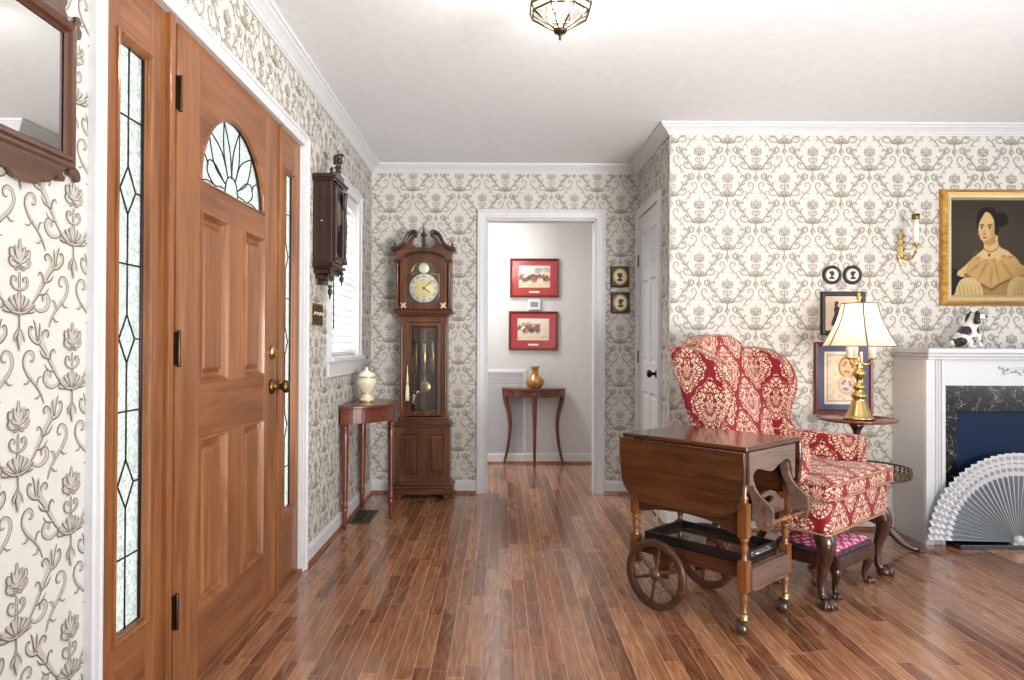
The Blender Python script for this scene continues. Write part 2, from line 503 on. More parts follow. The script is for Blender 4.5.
# openings along the left wall (in Y) and their heights
DY0, DY1, DZ = 1.655, 3.335, 2.06
WY0, WY1, WZ0, WZ1 = 3.885, 4.615, 1.03, 2.04
mb = MB(); t = .15
for y0, y1, z0, z1 in ((YS, DY0, 0, H), (DY0, DY1, DZ, H), (DY1, WY0, 0, H), (WY0, WY1, 0, WZ0), (WY0, WY1, WZ1, H), (WY1, YB + .12, 0, H)):
    mb.box(XL - t, XL, y0, y1, z0, z1)
wallpaper(mb, (XL, 0, 0), (0, 1, 0), (1, 0, 0), .6, YB, [(DY0 - .05, DY1 + .05, -1, DZ + .06), (WY0 - .05, WY1 + .05, WZ0 - .09, WZ1 + .05)], pu=1.545, pv=1.02)
struct(mb.build('wall_left', [M_paper, M_pfill, M_pline], recalc=False), 'wallpapered wall with the front door and a window', 'wall')

mb = MB(); OX0, OX1, OZ = -.104, .712, 2.04
for x0, x1, z0, z1 in ((XL, OX0, 0, H), (OX0, OX1, OZ, H), (OX1, XR + .14, 0, H)):
    mb.box(x0, x1, YB, YB + .12, z0, z1)
wallpaper(mb, (0, YB, 0), (1, 0, 0), (0, -1, 0), XL, XR, [(OX0 - .04, OX1 + .04, -1, OZ + .04)], pu=-.48, pv=1.14)
struct(mb.build('wall_back', [M_paper, M_pfill, M_pline], recalc=False), 'wallpapered end wall with a wide white cased opening', 'wall')

mb = MB(); SY0, SY1, SZ = 4.43, 5.05, 2.035
for y0, y1, z0, z1 in ((YF + .12, SY0, 0, H), (SY0, SY1, SZ, H), (SY1, YB, 0, H)):
    mb.box(XR, XR + .12, y0, y1, z0, z1)
mb.box(XR + .10, XR + .12, SY0, SY1, 0, SZ)
wallpaper(mb, (XR, 0, 0), (0, 1, 0), (-1, 0, 0), YF, YB, [(SY0 - .04, SY1 + .04, -1, SZ + .04)], pu=4.3, pv=1.1)
struct(mb.build('wall_right', [M_paper, M_pfill, M_pline], recalc=False), 'short wallpapered wall holding the white closet door', 'wall')

mb = MB(); mb.box(XR, XE, YF, YF + .12, 0, H)
wallpaper(mb, (0, YF, 0), (1, 0, 0), (0, -1, 0), XR, XE, [(2.42, 3.93, -1, 1.06)], pu=1.372, pv=1.06)
struct(mb.build('wall_front', [M_paper, M_pfill, M_pline], recalc=False), 'wallpapered fireplace wall', 'wall')

# hall behind the opening
mb = MB(); mb.box(-1.5, XR + .1, YH, YH + .1, 0, H)
struct(mb.build('wall_hall', M_grey), 'plain light grey wall of the back hall', 'wall')
mb = MB(); mb.box(.93, 1.03, YB + .12, YH, 0, H); mb.box(-1.5, -1.4, YB + .12, YH, 0, H)
struct(mb.build('wall_hall_side', M_grey), 'plain grey side wall of the back hall', 'wall')

# crown ---------------------------------------------------------------
mb = MB()
prof = [(0, H - .066), (.007, H - .066), (.009, H - .060), (.016, H - .056), (.022, H - .046), (.038, H - .032), (.053, H - .022), (.056, H - .016), (.066, H - .013), (.068, H - .0005), (0, H - .0005)]
sweep(mb, prof, [(XL, YS), (XL, YB), (XR, YB), (XR, YF), (XE, YF)])
struct(mb.build('trim_1', M_white), 'white crown moulding along the ceiling', 'moulding')

# baseboards -----------------------------------------------------------
M_shoe = wood('brown_shoe_moulding', (98, 54, 30), (134, 80, 48), (160, 102, 66), 'y', .35, .3)
bp = [(0, .018), (.014, .018), (.014, .078), (.009, .09), (.006, .098), (0, .098)]
sp = [(0, 0), (.026, 0), (.024, .012), (.016, .02), (0, .021)]
def base(name, path, label):
    mb = MB(); sweep(mb, bp, path, 0); sweep(mb, sp, path, 1)
    struct(mb.build(name, [M_white, M_shoe]), label, 'baseboard')
base('baseboard_left', [(XL, 3.394), (XL, YB), (-.172, YB)], 'white baseboard with brown shoe moulding under the window')
base('baseboard_left_near', [(XL, YS), (XL, 1.596)], 'white baseboard below the mirror wall')
base('baseboard_right', [(.782, YB), (XR, YB), (XR, 5.11)], 'short white baseboard beside the closet door')
base('baseboard_front', [(XR, 4.36), (XR, YF), (2.372, YF)], 'white baseboard behind the tea cart and chair')
base('baseboard_hall', [(-1.4, YH), (.93, YH)], 'white baseboard of the back hall')

# casing of the doorway -----------------------------------------------
def casing(mb, x0, x1, zt, w, y0, sill=None):
    """flat casing with back band round an opening, in local xz, facing -y from y0"""
    zb = 0 if sill is None else sill
    prof = [(0, 0), (0, -.014), (.004, -.016), (.010, -.016), (.014, -.013), (w * .55, -.016), (w - .020, -.017), (w - .016, -.024), (w - .003, -.024), (w, -.020), (w, 0)]
    vs = []; fs = []
    for d, y in prof: vs += [(x0 - d, y0 + y, zb), (x0 - d, y0 + y, zt + d), (x1 + d, y0 + y, zt + d), (x1 + d, y0 + y, zb)]
    for i in range(len(prof) - 1):
        for k in range(3): fs.append((i * 4 + k, i * 4 + k + 1, i * 4 + 5 + k, i * 4 + 4 + k))
    n = len(prof); fs += [tuple(i * 4 for i in range(n)), tuple(i * 4 + 3 for i in range(n))]
    mb.add(vs, fs)
mb = MB(); casing(mb, OX0, OX1, OZ, .068, YB)
mb.box(OX0, OX0 + .012, YB, YB + .12, 0, OZ); mb.box(OX1 - .012, OX1, YB, YB + .12, 0, OZ); mb.box(OX0, OX1, YB, YB + .12, OZ - .012, OZ)
struct(mb.build('trim_2', M_white, bevel=.002), 'white casing of the opening to the back hall', 'casing')

M_sglass = glass('pale_door_glass', (246, 250, 248), .10, .05)
def obscure(name):
    M = Mat(name, .1); nt = M.nt; nt.nodes.remove(M.b)
    n = M.noise(M.coord(), 110, 2, .6); n2 = M.noise(M.coord(), 7, 2)
    tr = M.node('ShaderNodeBsdfTransparent'); nt.links.new(M.mix(n.step(.35, .7) * .6 + n2 * .4, (250, 252, 252), (186, 192, 182)), tr.inputs[0])
    gl = M.node('ShaderNodeBsdfGlossy'); gl.inputs['Roughness'].default_value = .15
    bm = M.node('ShaderNodeBump'); bm.inputs['Distance'].default_value = .003; nt.links.new(n.k, bm.inputs['Height']); nt.links.new(bm.outputs[0], gl.inputs['Normal'])
    tl = M.node('ShaderNodeBsdfTranslucent'); nt.links.new(M.mix(n.step(.40, .62), (250, 252, 252), (206, 212, 208)), tl.inputs[0]); m0 = M.node('ShaderNodeMixShader'); m0.inputs[0].default_value = .7
    nt.links.new(tr.outputs[0], m0.inputs[1]); nt.links.new(tl.outputs[0], m0.inputs[2])
    mx = M.node('ShaderNodeMixShader'); mx.inputs[0].default_value = .12
    nt.links.new(m0.outputs[0], mx.inputs[1]); nt.links.new(gl.outputs[0], mx.inputs[2]); nt.links.new(mx.outputs[0], nt.nodes['Material Output'].inputs[0])
    return M.m
M_obsc = obscure('rippled_obscure_glass')
# ------------------------------------------------------------------ front door unit; local x = +Y, local -y = into the room
ROTL = PI / 2
mb = MB(); casing(mb, DY0, DY1, DZ, .057, 0)
# the room-side jamb seen beyond the door
mb.box(DY1 - .004, DY1, 0, .06, 0, DZ); mb.box(DY0, DY0 + .004, 0, .06, 0, DZ)
o = mb.build('trim_3', M_white, bevel=.003); o.location = (XL, 0, 0); o.rotation_euler = (0, 0, ROTL)
struct(o, 'white casing round the oak front door and its sidelights', 'casing')

mb = MB()
for a, b, y0 in ((DY0 + .004, 1.675, .01), (1.992, 2.018, -.004), (2.018, 2.040, .004), (2.040, 2.056, .012), (2.989, 3.002, .012), (3.002, 3.020, .0), (3.020, 3.036, .008), (3.308, DY1 - .004, .01)):
    mb.box(a, b, y0, .055, 0, DZ + .03)
mb.box(DY0, DY1, .03, .055, DZ + .002, DZ + .03)
o = mb.build('trim_4', M_doorz, bevel=.003); o.location = (XL, 0, 0); o.rotation_euler = (0, 0, ROTL)
struct(o, 'honey oak posts framing the front door', 'door frame')
mb = MB(); mb.box(DY0, DY1, -.012, .13, 0, .018); mb.box(2.05, 2.99, .0, .02, .018, .026)
o = mb.build('trim_5', wood('threshold_oak', (96, 60, 36), (132, 88, 56), (168, 126, 90), 'x', .4, .2), bevel=.003); o.location = (XL, 0, 0); o.rotation_euler = (0, 0, ROTL)
struct(o, 'worn oak threshold below the front door', 'threshold')

door = empty_struct('door_1', (XL - .008, 2.06, 0), ROTL, 'honey oak front door with fan window and four raised panels', 'door')
DW, DT0, DT1 = .925, 0.0, .044
xs = (.162, .395, .540, .770)
mb = MB(); mb.box(0, xs[0], DT0, DT1, .022, 2.085); mb.box(xs[3], DW, DT0, DT1, .022, 2.085)
mb.build('stile', M_doorz, door, bevel=.0015)
mb = MB(); mb.box(xs[1], xs[2], DT0, DT1, .235, .795); mb.box(xs[1], xs[2], DT0, DT1, .97, 1.535)
mb.build('mullion', M_doorz, door, bevel=.0015)
fc, fz, fa, fb = .464, 1.628, .300, .278
arc = [(fc + fa * math.cos(a), fz + fb * math.sin(a)) for a in np.linspace(0, PI, 40)]
for (z0, z1) in ((.022, .235), (.795, .97), (1.535, fz)):
    mb = MB(); mb.box(xs[0], xs[3], DT0, DT1, z0, z1); mb.build('rail', M_doorx, door, bevel=.0015)
mb = MB()
mb.prism([(xs[0], fz)] + arc[::-1] + [(xs[3], fz), (xs[3], 2.085), (xs[0], 2.085)], DT0, DT1)
mb.build('top_rail', M_doorx, door)
for i, (z0, z1) in enumerate(((.97, 1.535), (.235, .795))):
    for a, b in ((xs[0], xs[1]), (xs[2], xs[3])):
        mb = MB(); mb.rings(a, b, z0, z1, [(0, 0), (.001, -.005), (.009, -.006), (.014, .004), (.02, .018), (.026, .021), (.031, .021), (.047, .007), (.051, .004)])
        mb.build('panel', M_doorz, door)
fl = MB()
arc_in = [(fc + (fa - .004) * math.cos(a), fz + .002 + (fb - .004) * math.sin(a)) for a in np.linspace(0, PI, 40)]
fl.prism(arc_in, .020, .024)
fg = fl.build('fan_window', M_obsc, door)
mb = MB()
mb.tube([(p[0], .004, p[1]) for p in arc], .009, 8); mb.tube([(fc - fa, .004, fz), (fc + fa, .004, fz)], .007, 8)
mb.build('bead_moulding', M_doorx, fg)
mb = MB(); ld = .0027
def q(r, a): return (fc + fa * r * math.cos(R_(a)), .018, fz + fb * r * math.sin(R_(a)))
mb.tube(spline([q(.20, 0), q(.22, 30), q(.27, 60), q(.30, 90), q(.27, 120), q(.22, 150), q(.20, 180)], 4), ld, 6)
for tip, b0, b1, bulge in ((47, 38, 66, 14), (76, 66, 90, 9), (104, 90, 114, 9), (133, 114, 142, 14)):
    for b, sg in ((b0, -1), (b1, 1)):
        mb.tube(spline([q(.27, b), q(.62, tip + sg * bulge), q(.99, tip)], 6), ld, 6)
for sg in (0, 1):
    f = (lambda a: 180 - a) if sg else (lambda a: a)
    mb.tube(spline([q(.26, f(38)), q(.42, f(36)), q(.60, f(34)), q(.74, f(27)), q(.72, f(15)), q(.52, f(8)), q(.36, f(14)), q(.24, f(22))], 5), ld, 6)
    mb.tube(spline([q(.73, f(22)), q(.85, f(26)), q(.99, f(25))], 5), ld, 6); mb.tube(spline([q(.52, f(8)), q(.74, f(6)), q(.9, f(1))], 5), ld, 6)
mb.tube([(p[0], .018, p[1]) for p in arc_in], .004, 6)
mb.build('leading', M_lead, fg)
M_hinge = plain('dark_bronze_hinge', (84, 62, 46), .35, .9)
for z in (1.85, 1.085, .30):
    mb = MB(); mb.lathe([(.0001, -.056), (.005, -.054), (.006, -.05), (.006, .05), (.005, .054), (.0001, .056)], (.004, -.008, z), 10)
    mb.box(-.010, .018, -.004, .002, z - .05, z + .05)
    mb.build('hinge', M_hinge, door)
# deadbolt and knob
mb = MB(); mb.lathe([(.001, -.018), (.022, -.016), (.028, -.008), (.032, 0)], (.868, 0, 1.065), 20, 0, 'y')
mb.tube([(.868, -.016, 1.065), (.868, -.034, 1.067)], .005, 8); mb.prism([(-.016 + .868, 1.062), (.868 + .016, 1.062), (.868 + .016, 1.074), (.868 - .016, 1.074)], -.036, -.03)
mb.build('deadbolt', M_brass, door)
mb = MB(); mb.lathe([(.001, -.075), (.020, -.074), (.028, -.064), (.026, -.054), (.016, -.045), (.011, -.036), (.012, -.022), (.018, -.014), (.031, -.01), (.034, 0)], (.868, 0, .92), 20, 0, 'y')
mb.build('knob', M_antb, door)

def sidelight(name, y0, y1, gx0, gx1, label):
    w = empty_struct(name, (XL - .012, 0, 0), ROTL, label, 'window')
    gz0, gz1 = .345, 1.885
    mb = MB(); mb.box(y0, gx0, 0, .04, .02, DZ + .02); mb.box(gx1, y1, 0, .04, .02, DZ + .02); mb.build('stile', M_doorz, w, bevel=.0015)
    for z0, z1 in ((.02, gz0), (gz1, DZ + .02)):
        mb = MB(); mb.box(gx0, gx1, 0, .04, z0, z1); mb.build('rail', M_doorx, w, bevel=.0015)
    mb = MB(); mb.rings(gx0 - .018, gx1 + .018, gz0 - .018, gz1 + .018, [(0, 0), (.001, -.006), (.008, -.008), (.014, -.003), (.02, .012)], cap=False); mb.build('glazing_bead', M_doorz, w)
    mb = MB(); mb.box(gx0, gx1, .020, .024, gz0, gz1); g = mb.build('glass', M_obsc, w)
    mb = MB(); c = (gx0 + gx1) / 2; r = .0035; y = .017; hw = (gx1 - gx0) / 2; r = .0027
    hz = (1.70, 1.31, .92, .535); dz = (1.506, 1.112, .728)
    for z in hz: mb.tube([(gx0, y, z), (gx1, y, z)], r, 6)
    prev = gz1
    for z in dz:
        d = .064; dx = hw * .52
        mb.tube([(c, y, prev), (c, y, z + d)], r, 6); prev = z - d
        mb.tube([(c, y, z + d), (c + dx, y, z), (c, y, z - d), (c - dx, y, z)], r, 6, closed=True)
        mb.tube([(c + dx, y, z), (gx1, y, z)], r, 6); mb.tube([(c - dx, y, z), (gx0, y, z)], r, 6)
    mb.tube([(c, y, prev), (c, y, gz0)], r, 6)
    mb.tube([(gx0 + .004, y, gz0 + .004), (gx1 - .004, y, gz0 + .004), (gx1 - .004, y, gz1 - .004), (gx0 + .004, y, gz1 - .004)], .004, 6, closed=True)
    mb.build('leading', M_lead, g)
sidelight('window_2', 1.672, 1.994, 1.754, 1.902, 'tall leaded sidelight next to the mirror')
sidelight('window_3', 3.034, 3.31, 3.10, 3.245, 'tall leaded sidelight beyond the door knob')

# ------------------------------------------------------------------ window over the half-round table
win = empty_struct('window_1', (XL, 0, 0), ROTL, 'white window with stool and apron above the half-round table', 'window')
mb = MB(); casing(mb, WY0, WY1, WZ1, .07, 0, WZ0 - .03); mb.build('casing', M_white, win, bevel=.002)
mb = MB(); mb.box(WY0 - .085, WY1 + .085, -.045, .02, WZ0 - .028, WZ0); mb.box(WY0 - .07, WY1 + .07, -.016, 0, WZ0 - .115, WZ0 - .028); mb.build('sill', M_white, win, bevel=.004)
mb = MB()
for a, b, c, d in ((WY0, WY0 + .04, WZ0, WZ1), (WY1 - .04, WY1, WZ0, WZ1), (WY0 + .04, WY1 - .04, WZ0, WZ0 + .05), (WY0 + .04, WY1 - .04, WZ1 - .05, WZ1), (WY0 + .04, WY1 - .04, 1.51, 1.55)):
    mb.box(a, b, .07, .10, c, d)
mb.box((WY0 + WY1) / 2 - .008, (WY0 + WY1) / 2 + .008, .075, .095, WZ0, WZ1)
mb.box(WY0 - .001, WY0, 0, .15, WZ0, WZ1)
mb.build('sash', M_white, win, bevel=.002)
mb = MB(); mb.box(WY0 + .04, WY1 - .04, .084, .088, WZ0 + .05, WZ1 - .05); mb.build('glass', M_sglass, win)
bl = thing('window_blind', 'white slatted blind hanging in the window above the half-round table', 'blind', (XL, 0, 0), ROTL)
mb = MB(); mb.box(WY0 + .006, WY1 - .006, .004, .05, WZ1 - .05, WZ1 - .002); mb.build('headrail', M_white, bl, bevel=.002)
M_slat = Mat('blind_slat', .45, .4); M_slat.set('Base Color', L4((240, 241, 242))); M_slat.set('Transmission Weight', .0); M_slat = M_slat.m
mb = MB()
z = WZ0 + .05
while z < WZ1 - .06:
    a = R_(60); c, s = .023 * math.cos(a), .023 * math.sin(a)
    x0, x1 = WY0 + .008, WY1 - .008
    mb.add([(x0, .03 - c, z - s), (x1, .03 - c, z - s), (x1, .03, z + .002), (x0, .03, z + .002), (x1, .03 + c, z + s), (x0, .03 + c, z + s)], [(0, 1, 2, 3), (3, 2, 4, 5)], 0)
    z += .042
mb.build('slat', M_slat, bl, solid=.0025)
mb = MB(); mb.box(WY0 + .008, WY1 - .008, .012, .046, WZ0 + .006, WZ0 + .026); mb.build('bottom_rail', M_white, bl, bevel=.002)
for x in (WY0 + .12, WY1 - .12):
    mb = MB(); mb.tube([(x, .006, WZ0 + .02), (x, .006, WZ1 - .05)], .0012, 5); mb.tube([(x, .006, WZ0 + .02), (x, .052, WZ0 + .012)], .0012, 5); mb.tube([(x, .052, WZ0 + .012), (x, .052, WZ1 - .05)], .0012, 5); mb.build('ladder_cord', M_white, bl)
mb = MB(); mb.tube([(WY0 + .06, -.004, WZ1 - .04), (WY0 + .06, -.008, 1.19)], .004, 8); mb.build('tilt_wand', M_darkz, bl)

# white closet door on the short wall; local x = -Y (rot -90), -y = into the hall
ROTR = -PI / 2
mb = MB(); casing(mb, -SY1, -SY0, SZ, .06, 0)
o = mb.build('trim_6', M_white, bevel=.002); o.location = (XR, 0, 0); o.rotation_euler = (0, 0, ROTR)
struct(o, 'white casing of the closet door', 'casing')
d2 = empty_struct('door_2', (XR, SY1, 0), ROTR, 'white panelled closet door', 'door')
w = SY1 - SY0
def wdoor():
    mb = MB(); xa = (.004, .095, w / 2 - .04, w / 2 + .04, w - .095, w - .004)
    za = (.01, .22, .78, .98, 1.56, 1.64, 1.90, 2.03)
    mb.box(xa[0], xa[1], -.004, .03, za[0], za[7]); mb.box(xa[4], xa[5], -.004, .03, za[0], za[7]); mb.box(xa[2], xa[3], -.004, .03, za[0], za[7])
    for a, b in ((0, 1), (2, 3), (4, 5), (6, 7)): mb.box(xa[1], xa[4], -.004, .03, za[a], za[b])
    mb.build('slab', M_white, d2, bevel=.001)
    for a, b in ((1, 2), (3, 4), (5, 6)):
        for c, d in ((1, 2), (3, 4)):
            mb = MB(); mb.rings(xa[c], xa[d], za[a], za[b], [(0, -.004), (.008, .006), (.018, .010), (.03, .010), (.045, .002)]); mb.build('panel', M_white, d2)
wdoor()
mb = MB(); kx = w - .05; mb.lathe([(.001, -.068), (.018, -.066), (.027, -.054), (.024, -.044), (.012, -.036), (.010, -.016), (.026, -.012), (.030, -.004)], (kx, 0, .918), 18, 0, 'y'); mb.build('knob', plain('dark_bronze', (46, 40, 30), .3, 1.0), d2)
for z in (1.72, .30, 1.02):
    mb = MB(); mb.lathe([(.005, -.045), (.006, -.04), (.006, .04), (.005, .045)], (.0, -.012, z), 10); mb.build('hinge', M_antb, d2)

# ground outside the door and window
mb = MB(); mb.box(-14, XL - .17, -6, 14, -.2, -.12)
g = mb.build('ground', plain('lawn', (150, 160, 128), .95)); struct(g, 'pale lawn outside the front door', 'lawn')
# ------------------------------------------------------------------ mirror
t = thing('mirror', 'scroll-cut mahogany wall mirror hanging beside the front door sidelight', 'mirror', (XL, 1.370, 0), ROTL)
gx, gz0, gz1 = .118, 1.515, 1.770
def cut(poly, n=5): return spline(poly, n)
mb = MB()
x0, x1, z0, z1 = -gx - .033, gx + .033, gz0 - .033, gz1 + .033
mb.rings(x0, x1, z0, z1, [(0, 0), (0, -.018), (.004, -.024), (.012, -.022), (.016, -.028), (.022, -.026), (.026, -.018), (.033, -.014)], cap=False)
mb.build('frame', M_mirfr, t)
Mm = Mat('mirror_silver', .02, .5, 1.0); Mm.set('Base Color', L4((238, 240, 240)))
mb = MB(); mb.box(-gx - .006, gx + .006, -.012, -.002, gz0 - .006, gz1 + .006); mb.build('mirror_glass', Mm.m, t)
Mfret = wood('mirror_fretwork', (52, 32, 24), (84, 56, 44), (108, 78, 62), 'x', .35, .35)
half = cut([(0, -.075), (.03, -.072), (.05, -.055), (.062, -.058), (.078, -.05), (.083, -.036), (.096, -.03), (.104, -.042), (.118, -.040), (.122, -.028), (.114, -.022), (.118, -.012), (.13, 0)])
poly = [(-a, z0 + b * .82) for a, b in half[::-1]] + [(a, z0 + b * .82) for a, b in half[1:]]
mb = MB(); mb.prism(poly, -.017, -.008); mb.build('bottom_crest', Mfret, t, bevel=.0015)
half = cut([(.13, 0), (.118, .02), (.126, .04), (.112, .055), (.095, .045), (.085, .06), (.09, .08), (.06, .085), (.04, .1), (.03, .13), (.0, .14)])
poly = [(a, z1 + b) for a, b in half] + [(-a, z1 + b) for a, b in half[::-1][1:]]
mb = MB(); mb.prism(poly, -.017, -.008); mb.build('top_crest', Mfret, t, bevel=.0015)
for sx in (-1, 1):
    for zz, up in ((z1, 1), (z0, -1)):
        ear = [(0, 0), (0, -.055), (.006, -.045), (.010, -.03), (.022, -.022), (.026, -.005), (.018, .004), (.024, .014), (.018, .024), (.006, .022), (.004, .012)] if up > 0 else [(0, .03), (.006, .02), (.008, .008), (.022, 0), (.026, -.016), (.014, -.024), (.004, -.014), (-.012, -.014), (-.012, 0)]
        mb = MB(); mb.prism([(sx * ((gx + .033) + a), zz + b) for a, b in cut(ear + [ear[0]], 4)[:-1]], -.017, -.008); mb.build('ear', Mfret, t, bevel=.001)

# ------------------------------------------------------------------ wall clock with pendants and eagle crest
t = thing('wall_clock', 'dark carved wall clock with turned drops beside the window blind', 'clock', (XL, 3.645, -.008), ROTL)
hw, dp = .125, .098
mb = MB(); mb.box(-hw, hw, -dp, -.001, 1.525, 1.95); mb.build('case', M_darkz, t, bevel=.003)
mb = MB()
sweepx = [(0, .018, 1.945, 1.958), (0, .026, 1.958, 1.972), (0, .012, 1.972, 1.982)]
for _, e, a, b in sweepx: mb.box(-hw - e, hw + e, -dp - e, -.001, a, b)
CORN = 1
mb.build('cornice', M_darkz, t, bevel=.003)
mb = MB(); mb.rings(-hw + .006, hw - .006, 1.535, 1.935, [(0, -dp), (0, -dp - .012), (.03, -dp - .014), (.036, -dp - .004)], cap=False)
for sx in (-1, 1):
    mb.lathe([(.012, 1.54), (.014, 1.56), (.008, 1.575), (.010, 1.66), (.013, 1.74), (.009, 1.80), (.010, 1.89), (.014, 1.905), (.012, 1.93)], (sx * (hw - .018), -dp - .016, 0), 12)
mb.tube(spline([(-.085, -dp - .014, 1.84), (-.06, -dp - .014, 1.90), (0, -dp - .014, 1.92), (.06, -dp - .014, 1.90), (.085, -dp - .014, 1.84)], 6), .007, 6)
dr = mb.build('door', M_darkz, t)
mb = MB(); mb.box(-hw + .04, hw - .04, -dp - .008, -dp - .004, 1.57, 1.90); mb.build('door_glass', glass('clock_glass', (200, 200, 196), .2), dr)
mb = MB(); mb.lathe([(.001, -.006), (.062, -.006), (.066, 0)], (0, -dp - .002, 1.80), 28, 0, 'y'); mb.build('dial', plain('ivory_dial', (222, 214, 190), .4), t)
mb = MB()
for e, a, b in ((.014, 1.508, 1.526), (.004, 1.498, 1.508)): mb.box(-hw - e, hw + e, -dp - e, -.001, a, b)
for k in range(3):
    e = -.012 - .022 * k; a = 1.498 - .026 * k
    mb.box(-hw - e * 1.5, hw + e * 1.5, -dp - e, -.001, a - .026, a)
mb.build('base_bracket', M_darkz, t, bevel=.005)
drop = [(.0005, -.075), (.005, -.066), (.004, -.056), (.010, -.046), (.014, -.034), (.009, -.022), (.006, -.016), (.012, -.010), (.012, 0)]
for x, y, z in ((0, -.06, 1.420), (-hw + .01, -dp + .004, 1.498), (hw - .01, -dp + .004, 1.498)):
    mb = MB(); mb.lathe(drop, (x, y, z), 12); mb.build('pendant_drop', M_darkz, t)
mb = MB()
mb.prism([(-hw, 1.98), (hw, 1.98), (hw * .8, 1.995), (.05, 2.0), (.03, 2.012), (-.03, 2.012), (-.05, 2.0), (-hw * .8, 1.995)], -dp - .01, -dp + .012)
mb.lathe([(.012, 0), (.018, .012), (.008, .02), (.022, .034), (.008, .045)], (0, -dp, 2.008), 14)
# eagle: body, head and two raised wings
mb.tube(spline([(0, -dp, 2.05), (0, -dp - .008, 2.07), (0, -dp - .004, 2.092), (0, -dp - .016, 2.108), (0, -dp - .03, 2.104)], 4), [.010] * 4 + [.018] * 4 + [.016] * 4 + [.009] * 4 + [.003], 10)
for sx in (-1, 1):
    mb.tube(spline([(sx * .010, -dp, 2.08), (sx * .032, -dp, 2.098), (sx * .044, -dp + .004, 2.078), (sx * .046, -dp + .004, 2.046)], 5), [.012] * 5 + [.016] * 5 + [.012] * 5 + [.003], 8, flat=.5)
mb.lathe([(.004, 0), (.006, .01), (.002, .02), (.005, .028), (.0005, .04)], (0, -dp, 2.10), 8)
mb.build('eagle_crest', M_darkz, t)
for sx in (-1, 1):
    mb = MB(); mb.lathe([(.010, 0), (.012, .008), (.006, .014), (.011, .024), (.0005, .04)], (sx * (hw - .01), -dp + .004, 1.981), 12); mb.build('finial', M_darkz, t)
mb = MB(); mb.lathe([(.001, -.002), (.004, -.001), (.005, 0)], (-hw - .001, -.045, 1.74), 10, 0, 'x'); mb.build('side_catch', M_steel, t)

# ------------------------------------------------------------------ switch plate and outlet
M_ivory_toggle = plain('ivory_toggle', (222, 206, 160), .4)
t = thing('switch_plate', 'brass plate of dark toggles on the wall below the carved wall clock', 'light switch', (XL, 3.61, 0), ROTL)
mb = MB(); mb.rings(-.108, .108, 1.195, 1.315, [(0, -.0005), (.001, -.004), (.004, -.006)]); mb.build('plate', M_brass, t)
for k in range(4):
    x = -.078 + .052 * k
    mb = MB(); mb.box(x - .017, x + .017, -.009, -.005, 1.205, 1.305); s_ = mb.build('switch_well', plain('dark_bronze_plastic', (40, 24, 12), .5) if k == 0 else bpy.data.materials['dark_bronze_plastic'], t, bevel=.001)
    mb = MB(); mb.prism([(-.009, 1.25), (-.019, 1.262), (-.017, 1.268), (-.009, 1.262)], x - .009, x + .009, 'yz'); mb.build('toggle', M_ivory_toggle, s_)
t = thing('outlet', 'white wall outlet with dark sockets beneath the half-round table', 'outlet', (XL, 4.335, 0), ROTL)
mb = MB(); mb.rings(-.036, .036, .31, .425, [(0, -.0005), (.001, -.004), (.004, -.006)]); mb.build('plate', M_white, t)
for z in (.345, .390):
    mb = MB(); mb.lathe([(.001, -.0085), (.014, -.008), (.016, -.006)], (0, 0, z), 16, 0, 'y'); mb.build('socket', M_black, t)

# ------------------------------------------------------------------ half-round table; flat side on the left wall
t = thing('demilune_table', 'reddish mahogany half-round table on turned legs under the window', 'table', (XL + .016, 4.385, 0), ROTL)
def halfround(a, b, n=36): return [(a * math.cos(q), -b * math.sin(q)) for q in np.linspace(0, PI, n)]
mb = MB(); mb.prism(halfround(.325, .305), .716, .736, 'xy'); mb.build('table_top', M_mahx, t, bevel=.006, seg=3)
mb = MB(); ap = halfround(.292, .272); ap2 = halfround(.276, .256)
mb.prism(ap[:] + ap2[::-1], .628, .7165, 'xy'); mb.box(-.276, .276, -.016, -.001, .628, .7165); mb.build('apron', M_mahx, t)
leg = [(.0005, 0), (.009, .001), (.013, .01), (.012, .05), (.016, .10), (.019, .115), (.013, .122), (.021, .130), (.021, .138), (.015, .146), (.017, .18), (.0235, .56), (.022, .572), (.016, .58), (.023, .592), (.023, .602), (.018, .61), (.018, .62)]
for x, y in ((-.262, -.022), (.262, -.022), (-.14, -.226), (.14, -.226)):
    if (x, y) == (.14, -.226): x, y = .0, -.255
    if (x, y) == (-.14, -.226): continue
    mb = MB(); mb.lathe(leg, (x, y, 0), 16); mb.box(x - .022, x + .022, y - .021, y + .021, .618, .7165); mb.build('leg', M_mahz, t)
# urn
M_ivory = plain('ivory_porcelain', (232, 222, 196), .25, coat=.4)
t = thing('ginger_jar', 'cream porcelain lidded urn with gilt foot on the half-round table', 'jar', (-.845, 4.385, .736))
mb = MB(); mb.lathe([(.001, 0), (.044, 0), (.047, .012), (.044, .022), (.031, .040), (.028, .055), (.034, .064), (.051, .092), (.060, .120), (.061, .136), (.054, .150), (.053, .156)], (0, 0, 0), 28); mb.build('body', M_ivory, t)
mb = MB(); mb.lathe([(.058, .155), (.059, .161), (.052, .174), (.034, .188), (.014, .198), (.008, .203), (.012, .209), (.008, .217), (.0005, .221)], (0, 0, 0), 28); mb.build('lid', M_ivory, t)
M_gilt = plain('gilt_band', (212, 176, 92), .3, .8)
for r, z in ((.047, .008), (.0285, .055), (.0585, .158)):
    mb = MB(); mb.lathe([(r + .0005, z - .004), (r + .003, z), (r + .0005, z + .004)], (0, 0, 0), 28, caps=False); mb.build('gilt_band', M_gilt, t)
